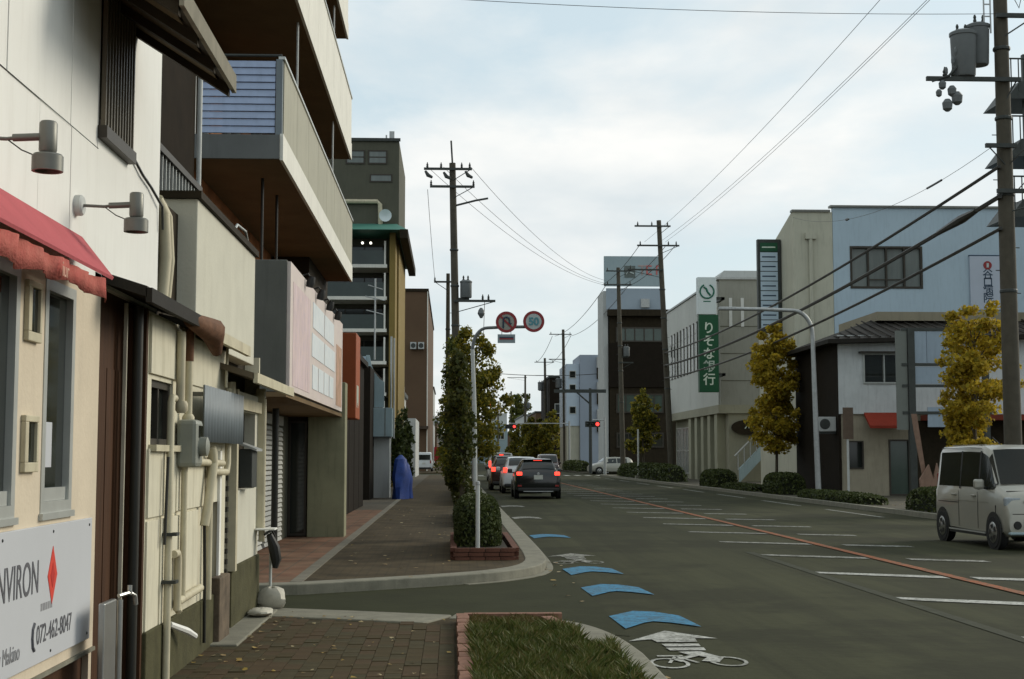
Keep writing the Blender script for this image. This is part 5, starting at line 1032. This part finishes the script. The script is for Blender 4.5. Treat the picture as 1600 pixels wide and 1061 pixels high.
def hedge(x0, x1, y0, y1, z0, z1, label, n, size, lm=gl_dark, group=None):
    t = thing('hedge', label, 'hedge', ((x0 + x1) / 2, (y0 + y1) / 2, z0), group)
    e = size * 1.2; ex, ey, ez = (x1 - x0) * .13 + e, (y1 - y0) * .08 + e, (z1 - z0) * .14 + e; obj('twigs', M().box(x0 + ex, x1 - ex, y0 + ey, y1 - ey, z0, z1 - ez), mat('hedge_core', (.016, .02, .008), .95, .3, 9), t)
    P = []
    fx, fy, fz = (y1 - y0) * (z1 - z0), (x1 - x0) * (z1 - z0), (x1 - x0) * (y1 - y0); pr = np.array([fx, fx, fy, fy, fz]); pr /= pr.sum()
    s_ = rng.choice(5, n, p=pr); u = rng.uniform(0, 1, (n, 3)); p = np.array([x0, y0, z0]) + u * np.array([x1 - x0, y1 - y0, z1 - z0]); jt = np.abs(rng.normal(0, size * .8, n))
    p[:, 0] = np.where(s_ == 0, x0 + jt, np.where(s_ == 1, x1 - jt, p[:, 0])); p[:, 1] = np.where(s_ == 2, y0 + jt, np.where(s_ == 3, y1 - jt, p[:, 1])); p[:, 2] = np.where(s_ == 4, z1 - jt, p[:, 2])
    cx = np.array([(x0 + x1) / 2, (y0 + y1) / 2, z0]); rel = (p - cx) / np.array([(x1 - x0) / 2, (y1 - y0) / 2, z1 - z0]); k = np.clip((np.abs(rel) ** 3.5).sum(1) ** (1 / 3.5), 1, 2); p = cx + (p - cx) / k[:, None]
    a = rng.normal(size=(n, 3)); a /= np.linalg.norm(a, axis=1)[:, None]; b = np.cross(a, rng.normal(size=(n, 3))); b /= np.linalg.norm(b, axis=1)[:, None]; sz = size * rng.uniform(.6, 1.3, n)[:, None]
    V = np.stack([p - a * sz, p + b * sz * .7, p + a * sz, p - b * sz * .7], 1).reshape(-1, 3); m = M(); m.v = V.tolist(); m.f = [(4 * i, 4 * i + 1, 4 * i + 2, 4 * i + 3) for i in range(n)]
    obj('foliage', m, lm, t); return t
hedge(.05, .74, 20.35, 23.6, .27, .97, 'clipped dark hedge growing in the red brick planter', 13000, .03)
hedge(.05, .95, 28.5, 36, .12, .55, 'low dark hedge along the kerb past the brick planter', 5000, .045)
hedge(.05, .95, 40.5, 60, .12, .7, 'long low hedge behind the sign gantry', 5000, .06)
hedge(12.35, 13.55, 53, 56.5, .12, .95, 'rounded dark hedge at the foot of the street lamp', 3000, .05)
hedge(12.35, 13.6, 66, 71, .12, .95, 'rounded hedge below the bank stairs', 3000, .06)
hedge(12.35, 13.6, 79, 108, .12, 1.15, 'long hedge before the bank columns', 5000, .08)
hedge(12.3, 13.2, 41.5, 51, .12, .42, 'low dark ground cover strip beside the bus stop pole', 4000, .05)
hedge(12.3, 13.2, 58, 65, .12, .4, 'low dark ground cover strip past the street lamp', 2500, .05)
hedge(12.4, 13.9, 34.5, 39, .12, .75, 'dark low bush below the golden ginkgo by the minivan', 3000, .045)
hedge(12.3, 13.4, 134, 160, .12, 1.2, 'far hedge beyond the junction on the right', 2500, .1)
# brick planter round the hedge: every brick its own piece
pl = thing('brick_planter', 'low red brick planter box at the street corner', 'planter', (.45, 20, .1))
obj('soil', M().box(.1, .80, 19.95, 24.2, .1, .26), soil, pl)
bmesh_ = []
for s_ in ((.205, .09), (.09, .205)):
    m = M().box(-s_[0] / 2, s_[0] / 2, -s_[1] / 2, s_[1] / 2, 0, .052); me = bpy.data.meshes.new('brick'); me.from_pydata(m.v, [], m.f); me.materials.append(brick_red); bmesh_.append(me)
for c_ in range(3):
    for k in range(4):
        piece('brick', bmesh_[0], pl, (.13 + k * .215 + (.0 if c_ % 2 else .02), 19.86 + random.uniform(-.004, .004), .105 + c_ * .062))
    for k in range(19):
        for x in (.03, .90): piece('brick', bmesh_[1], pl, (x + random.uniform(-.004, .004), 20.02 + k * .215 + (.05 if c_ % 2 else 0), .105 + c_ * .062))
# verge: edging bricks, soil and grass
vg = thing('planting_verge', 'grass verge framed by pinkish edging bricks beside the near pavement', 'planting bed', (.5, 10, .1))
obj('soil_bed', M().box(.17, .93, 2, 12.45, .06, .135), soil, vg)
for s_ in ((.10, .215), (.215, .10)):
    m = M().box(-s_[0] / 2, s_[0] / 2, -s_[1] / 2, s_[1] / 2, 0, .085); me = bpy.data.meshes.new('edging_brick'); me.from_pydata(m.v, [], m.f); me.materials.append(brick_edge); bmesh_.append(me)
for k in range(20): 
    piece('edging_brick', bmesh_[2], vg, (.10 + random.uniform(-.006, .006), 8.2 + k * .222, .098 + random.uniform(-.006, .006)), random.uniform(-.03, .03))
    if k > 12: piece('edging_brick', bmesh_[2], vg, (.93 - max(0, k - 16) * .03, 8.0 + k * .222, .098 + random.uniform(-.006, .006)), random.uniform(-.03, .03) + max(0, k - 16) * .06)
for k in range(4): piece('edging_brick', bmesh_[3], vg, (.22 + k * .215, 12.55, .095), random.uniform(-.04, .04))
def blades(n, xr, yr, hr, lean, z):
    x = rng.uniform(*xr, n); y = rng.uniform(*yr, n); h = rng.uniform(*hr, n) * (.6 + .4 * np.sin(x * 9 + np.sin(y * 5)) ** 2); a = rng.uniform(0, 2 * math.pi, n); w = rng.uniform(.004, .009, n); l = rng.uniform(.2, 1, n) * lean * h; b = rng.uniform(0, 2 * math.pi, n)
    p = np.stack([x, y, np.full(n, z)], 1); u = np.stack([np.cos(a) * w, np.sin(a) * w, 0 * a], 1); tip = p + np.stack([np.cos(b) * l, np.sin(b) * l, h], 1); mid = p + np.stack([np.cos(b) * l * .35, np.sin(b) * l * .35, h * .6], 1)
    V = np.stack([p - u, p + u, mid + u * .8, tip, mid - u * .8], 1).reshape(-1, 3); m = M(); m.v = V.tolist(); m.f = [(5 * i, 5 * i + 1, 5 * i + 2, 5 * i + 3, 5 * i + 4) for i in range(n)]; return m
obj('grass', blades(26000, (.16, .98), (8.0, 11.6), (.05, .15), .9, .13), grassm, None, label='tufted green grass filling the verge', cat='grass', kind='stuff')
obj('dry_grass', blades(9000, (.17, .9), (11.2, 12.5), (.02, .07), 1.0, .13), grassdry, None, label='thin dry grass at the far end of the verge', cat='grass', kind='stuff')
obj('kerb_grass', blades(3500, (.9, 1.22), (8.0, 10.9), (.03, .13), 1.2, .11), grassm, None, label='grass hanging over the near kerb', cat='grass', kind='stuff')
# fallen leaves
m = M()
def scatter(n, xr, yr, z, s):
    for i in range(n):
        x, y = random.uniform(*xr), random.uniform(*yr); a = random.uniform(0, 6.28); r_ = s * random.uniform(.6, 1.3); o = len(m.v)
        for k in range(5): b = a + k * 1.2566; m.v.append((x + r_ * math.cos(b) * (1 if k else 1.5), y + r_ * math.sin(b) * (1 if k else 1.5), z + random.uniform(0, .012)))
        m.f.append(tuple(range(o, o + 5)))
scatter(70, (-1.8, 0), (8.5, 13), .124, .016); scatter(60, (-1.7, 0), (17, 40), .124, .03); scatter(30, (1.2, 1.6), (9, 40), .016, .03); scatter(40, (12.3, 15), (35, 60), .124, .05); scatter(30, (-1.8, -1.4), (10, 13.6), .124, .02)
obj('fallen_leaves', m, fallen, None, label='scattered yellow and brown fallen leaves on the pavements', cat='leaves', kind='stuff')

# ------------------------------------------------------------ vehicles
def section(st, t=None):
    y, zb, zm, wl, zt, wt = st
    return [(0, zb), (wl * .88, zb), (wl * .985, zb + .08), (wl, (zb + zm) * .5), (wl * .985, zm - .03), (wl * .965, zm), (wt + (wl * .965 - wt) * .06, zt - .07 if zt - zm > .2 else zt - .01), (wt * .93, zt), (wt * .5, zt + .015), (0, zt + .02)]
def make_car(name, label, cat, stations, paint, loc, rotz, wheel_y, wr, group=None, tail=None, brake=True, glassm=None, roofm=None, mirror_y=None, ws=None, rw=None, side=None, front=False, plate_z=.72):
    t = bpy.data.objects.new(name, None); col.objects.link(t); WL[t.name] = Vector((0, 0, 0)); t['label'] = label; t['category'] = cat
    if group: t['group'] = group
    g = M(); S = [section(s) for s in stations]; n = len(S[0])
    for s, st in zip(S, stations):
        g.v += [(x, st[0], z) for x, z in s] + [(-x, st[0], z) for x, z in s[1:-1][::-1]]
    k = 2 * n - 2
    for i in range(len(S) - 1):
        for j in range(k): g.f.append((i * k + j, i * k + (j + 1) % k, (i + 1) * k + (j + 1) % k, (i + 1) * k + j))
    g.f.append(tuple(range(k))); g.f.append(tuple(range((len(S) - 1) * k, len(S) * k)))
    body = obj('body', g, paint, t, smooth=True)
    def at(y):
        for a, b in zip(stations, stations[1:]):
            if a[0] <= y <= b[0]:
                f_ = (y - a[0]) / (b[0] - a[0] + 1e-9); return section([p + (q - p) * f_ for p, q in zip(a, b)])
    gm = glassm or glass
    for y0, y1 in side or []:
        for sx in (-1, 1):
            m = M(); ys = np.linspace(y0, y1, 6)
            for y in ys:
                s = at(y); (xa, za), (xb, zb) = s[5], s[6]
                for f_ in (.10, .93): m.v.append((sx * (xa + (xb - xa) * f_ + .008), y, za + (zb - za) * f_))
            m.f = [(2 * i, 2 * i + 2, 2 * i + 3, 2 * i + 1) for i in range(5)]; obj('side_window', m, gm, t)
    def topglass(nm, ya, yb, f0, f1):
        m = M()
        for f_ in np.linspace(f0, f1, 5):
            y = ya + (yb - ya) * f_; s = at(y); xe = s[7][0] * 1.0
            dy = .018 * (1 if yb < ya else -1)
            for q in (-1, -.5, 0, .5, 1): m.v.append((q * xe * .97, y + dy, (s[7][1] if abs(q) > .9 else s[8][1]) + .012))
        m.f = [(5 * i + j, 5 * i + j + 1, 5 * i + j + 6, 5 * i + j + 5) for i in range(4) for j in range(4)]; return obj(nm, m, gm, t, smooth=True)
    if ws: topglass('windscreen', *ws)
    if rw: topglass('rear_window', *rw)
    W = max(s[3] for s in stations)
    for y in wheel_y:
        for sx in (-1, 1):
            obj('wheel_arch', M().lathe([(wr * 1.17, 0), (wr * 1.17, .012)], (sx * (W - .005 if sx > 0 else W - .005) - (0 if sx > 0 else .012) + (.0), y, wr * 1.05), 0, 24), plastic, t)
            w = obj('wheel', M().lathe([(wr * .6, -.0), (wr * .93, 0), (wr, .03), (wr, .14), (wr * .93, .17), (wr * .6, .17)], (sx * (W - .07) - .085, y, wr), 0, 24), tyre_m, t, smooth=True)
            xo = sx * (W + .017); h = M().lathe([(wr * .62, 0), (wr * .60, sx * .004), (wr * .2, sx * .002), (wr * .12, sx * .012)], (xo, y, wr), 0, 20)
            obj('rim', h, steel, w, smooth=True)
            for q in range(5): a = q * 1.2566; obj('rim_gap', M().add([(xo + sx * .012, y + wr * .25 * math.cos(a + .25), wr + wr * .25 * math.sin(a + .25)), (xo + sx * .012, y + wr * .52 * math.cos(a + .15), wr + wr * .52 * math.sin(a + .15)), (xo + sx * .012, y + wr * .52 * math.cos(a + .95), wr + wr * .52 * math.sin(a + .95)), (xo + sx * .012, y + wr * .25 * math.cos(a + .85), wr + wr * .25 * math.sin(a + .85))], [(0, 1, 2, 3)]), plastic, w)
    yr = stations[0][0]
    if tail:
        x0, x1, z0, z1 = tail
        for sx in (-1, 1): obj('tail_light', M().box(sx * x0, sx * x1, yr - .03, yr + .16, z0, z1), red_glow if brake else tail_off, t, bevel=.02)
    obj('rear_plate', M().box(-.165, .165, yr - .025, yr + .02, plate_z, plate_z + .165), plate_m, t)
    obj('rear_bumper', M().box(-W * .9, W * .9, yr - .05, yr + .2, .28, .42), plastic, t, bevel=.04)
    if mirror_y is not None:
        for sx in (-1, 1):
            s = at(mirror_y); mm = obj('mirror', M().box(sx * (s[5][0] + .04), sx * (s[5][0] + .22), mirror_y - .05, mirror_y + .06, s[5][1] + .02, s[5][1] + .19), paint, t, bevel=.04); obj('mirror_stalk', M().cyl((sx * s[5][0] * .97, mirror_y, s[5][1] + .03), (sx * (s[5][0] + .08), mirror_y, s[5][1] + .06), .025), plastic, mm)
    for o in [t]: o.location = loc; o.rotation_euler.z = rotz
    return t, at
hatch = [(-1.98, .42, .82, .70, .95, .62), (-1.93, .30, .88, .80, 1.02, .68), (-1.70, .24, .93, .845, 1.30, .60), (-1.40, .22, .94, .85, 1.44, .56), (-.6, .20, .93, .85, 1.475, .57), (.2, .20, .92, .85, 1.44, .56), (.95, .20, .90, .845, 1.0, .68), (1.6, .22, .84, .82, .88, .62), (1.95, .28, .66, .70, .72, .5)]
c1, _ = make_car('hatchback_car', 'black hatchback with brake lights lit, last in the queue', 'car', hatch, carblack, (3.2, 54.2, 0), 0, (-1.3, 1.25), .31, 'cars queuing at the signal', (.60, .80, .87, 1.0), rw=(-1.93, -1.42, .12, .92), side=[(-1.2, -.35), (-.28, .72)], ws=(.95, .2, .1, .9), mirror_y=.6)
obj('high_brake_light', M().box(-.16, .16, -1.53, -1.43, 1.40, 1.445), red_glow, c1); obj('badge', M().lathe([(.05, 0), (.04, -.02)], (0, -2.0, .93), 1, 12), galv, c1); obj('reflector', M().box(.62, .76, -2.02, -1.98, .46, .52), tail_off, c1); obj('reflector', M().box(-.76, -.62, -2.02, -1.98, .46, .52), tail_off, c1); obj('lower_trim', M().box(-.55, .55, -2.04, -1.9, .27, .30), galv, c1); obj('roof_spoiler', M().box(-.55, .55, -1.62, -1.35, 1.43, 1.465), carblack, c1, bevel=.01)
sedan = [(-2.0, .42, .82, .70, .95, .62), (-1.95, .30, .90, .80, 1.05, .68), (-1.80, .24, .95, .845, 1.36, .62), (-1.55, .22, .95, .85, 1.50, .60), (-.5, .20, .94, .85, 1.54, .6), (.4, .20, .93, .85, 1.5, .58), (1.0, .20, .92, .845, 1.05, .68), (1.6, .22, .86, .82, .92, .62), (1.95, .28, .66, .70, .74, .5)]
c2, _ = make_car('compact_car', 'white compact car half hidden before the black hatchback', 'car', sedan, carwhite, (3.0, 62.0, 0), 0, (-1.3, 1.25), .31, 'cars queuing at the signal', (.66, .82, .90, 1.10), rw=(-1.95, -1.55, .15, .95), side=[(-1.35, -.45), (-.38, .75)], ws=(1.0, .4, .1, .9), mirror_y=.65)
c3, _ = make_car('compact_car', 'dark red compact car with pale roof in the queue', 'car', sedan, cardark, (2.65, 67.5, 0), 0, (-1.3, 1.25), .31, 'cars queuing at the signal', (.62, .82, .88, 1.08), rw=(-1.95, -1.55, .15, .95), side=[(-1.35, -.45), (-.38, .75)], ws=(1.0, .4, .1, .9), mirror_y=.65)
obj('pale_roof', M().box(-.55, .55, -1.5, .35, 1.545, 1.575), carwhite, c3, bevel=.015)
vanst = [(-1.70, .40, .93, .64, 1.52, .55), (-1.66, .27, .97, .71, 1.68, .60), (-1.50, .23, .98, .737, 1.735, .625), (0, .20, .98, .7375, 1.75, .63), (.55, .20, .98, .7375, 1.735, .625), (.80, .20, .98, .737, 1.66, .615), (1.22, .20, .99, .733, 1.06, .665), (1.52, .22, .92, .715, .965, .63), (1.64, .24, .80, .70, .88, .60), (1.70, .27, .62, .66, .70, .56)]
c4, _ = make_car('minivan', 'white high-roof minivan with red lights at the head of the queue', 'minivan', [(a * 1.28, b, c_ * 1.02, d * 1.12, e * 1.03, f * 1.12) for a, b, c_, d, e, f in vanst], carwhite, (3.15, 92, 0), 0, (-1.55, 1.6), .32, 'cars queuing at the signal', (.66, .80, .9, 1.3), rw=(-2.16, -1.95, .05, .95), side=[(-1.7, -.3), (-.2, 1.0)], ws=(1.55, 1.03, .08, .92), mirror_y=1.0)
obj('rear_glass', M().box(-.62, .62, -2.20, -2.15, 1.12, 1.62), glass, c4); obj('high_brake_light', M().box(-.12, .12, -2.22, -2.18, 1.66, 1.72), red_glow, c4)
c5, _ = make_car('minivan', 'dark minivan with silver roof edge stopped beyond the junction', 'minivan', [(a * 1.2, b, c_, d * 1.1, e, f * 1.1) for a, b, c_, d, e, f in vanst], cardark, (7.6, 112, 0), R(180), (-1.5, 1.5), .32, None, None, side=[(-1.5, -.2), (-.1, .9)], ws=(1.44, .97, .08, .92), mirror_y=.9)
c6, _ = make_car('parked_van', 'white van parked on the far left forecourt', 'van', [(a * 1.2, b, c_ * 1.05, d * 1.15, e * 1.08, f * 1.15) for a, b, c_, d, e, f in vanst], carwhite, (-2.75, 141, .12), 0, (-1.5, 1.5), .34, None, (.6, .72, .8, 1.1), brake=False, side=[(-1.5, -.2), (-.1, .9)], ws=(1.44, .97, .08, .92))
obj('rear_glass', M().box(-.62, .62, -2.09, -2.0, 1.15, 1.65), glass, c6)
c7, _ = make_car('parked_car', 'silver car parked half hidden under the dark hoarding building', 'car', sedan, carsilver, (14.2, 126.5, .0), R(100), (-1.3, 1.25), .31, None, (.55, .82, .82, 1.0), brake=False, side=[(-1.35, -.45), (-.38, .75)], ws=(1.0, .4, .1, .9), rw=(-1.95, -1.55, .15, .95))
van_glass = mat('tinted_glass', (.016, .018, .015), .1, .1, 1, spec=.22)
# oncoming minivan in the right lane
mv, at = make_car('oncoming_minivan', 'champagne white boxy minivan driving in the oncoming lane beside the big pole', 'minivan', vanst, carsilver, (9.86, 24.75, 0), R(180), (-1.24, 1.22), .285, None, (.60, .66, .7, 1.25), brake=False, mirror_y=.86, ws=(1.22, .78, .03, .97), glassm=van_glass)
for sx in (-1, 1):
    for nm, y0, y1 in (('side_window', -1.46, -.40), ('side_window', -.36, .50), ('quarter_window', .53, .86)):
        m = M(); ys = np.linspace(y0, y1, 6)
        for y in ys:
            s = at(y); (xa, za), (xb, zb) = s[5], s[6]
            for f_ in (.07, .5, .95): m.v.append((sx * (xa + (xb - xa) * f_ + .009), y, za + (zb - za) * f_))
        m.f = [(3 * i + j, 3 * i + 3 + j, 3 * i + 4 + j, 3 * i + 1 + j) for i in range(5) for j in range(2)]; obj(nm, m, van_glass, mv)
    s = at(-.5)
    for y in (-.38, .515): obj('window_pillar', M().add([(sx * (at(y)[5][0] - .0 + .007), y - .035, .985), (sx * (at(y)[5][0] + .007), y + .035, .985), (sx * (at(y)[6][0] + .013), y + .035, 1.655), (sx * (at(y)[6][0] + .013), y - .035, 1.655)], [(0, 1, 2, 3)]), plastic, mv)
    ap = M()
    for y in np.linspace(.84, 1.20, 6):
        q = at(y); ap.v += [(sx * (q[5][0] + .006), y, q[5][1] + .02), (sx * (q[6][0] + .010), y, q[6][1]), (sx * (q[7][0] + .004), y + .012, q[7][1] + .012)]
    ap.f = [(3 * k + e, 3 * k + 3 + e, 3 * k + 4 + e, 3 * k + 1 + e) for k in range(5) for e in range(2)]
    obj('front_pillar', ap, van_glass, mv)
    obj('belt_crease', M().box(sx * .7375, sx * .741, -1.3, 1.0, .775, .783), carsilver, mv)
    for y in (-.40, .52): obj('door_seam', M().box(sx * .7385, sx * .7415, y - .006, y + .006, .32, .95), plastic, mv)
    for y in (-.62, .34): obj('door_handle', M().box(sx * .735, sx * .765, y - .09, y + .09, .865, .895), carsilver, mv, bevel=.008)
    obj('headlight', M().box(sx * .42, sx * .70, 1.545, 1.655, .72, .88), mat('headlight_glass', (.30, .33, .35), .1, .2, 20), mv, bevel=.03)
    obj('fog_lamp', M().lathe([(.075, 0), (.06, .03)], (sx * .52, 1.69, .42), 1, 16), plastic, mv)
    obj('sill_trim', M().box(sx * .735, sx * .748, -.9, .85, .245, .27), alu, mv)
    
obj('grille', M().box(-.38, .38, 1.655, 1.70, .70, .80), plastic, mv, bevel=.01); obj('lower_grille', M().box(-.40, .40, 1.685, 1.715, .34, .52), plastic, mv); obj('front_lip', M().box(-.66, .66, 1.60, 1.73, .26, .31), pale_blue, mv, bevel=.02)
obj('front_plate', M().box(-.165, .165, 1.70, 1.725, .53, .69), plate_m, mv); obj('wiper', M().tube([(-.5, 1.26, 1.04), (0, 1.24, 1.08)], .008, 5), plastic, mv); obj('roof_aerial', M().cyl((.2, .3, 1.75), (.2, -.1, 1.90), .006), plastic, mv); obj('roof_rib', M().box(-.5, -.46, -1.3, .3, 1.755, 1.77), carsilver, mv); obj('roof_rib', M().box(.46, .5, -1.3, .3, 1.755, 1.77), carsilver, mv)
for sx in (-1, 1):
    obj('roof_gutter', M().tube([(sx * (at(y)[6][0] + .004), y, at(y)[6][1] + .035) for y in (-1.48, -.8, 0, .5)], .006, 5), plastic, mv)
    obj('bumper_seam', M().box(sx * .700, sx * .738, 1.30, 1.306, .30, .74), plastic, mv); obj('lower_cladding', M().box(sx * .70, sx * .742, -.88, .84, .20, .243), plastic, mv)
    obj('slide_rail', M().box(sx * .738, sx * .744, -1.45, -.45, .735, .748), plastic, mv)
obj('fuel_lid', M().box(-.742, -.739, -1.52, -1.38, .80, .92), carsilver, mv, bevel=.002); obj('bonnet_seam', M().box(-.62, .62, 1.505, 1.512, .972, .985), plastic, mv); obj('bumper_line', M().box(-.60, .60, 1.693, 1.703, .60, .612), plastic, mv); obj('chrome_bar', M().box(-.40, .40, 1.68, 1.705, .80, .83), steel, mv)
obj('inspection_sticker', M().box(-.05, .05, 1.02, 1.03, 1.40, 1.5), mat('sticker', (.3, .4, .45), .5, .1, 5), mv)
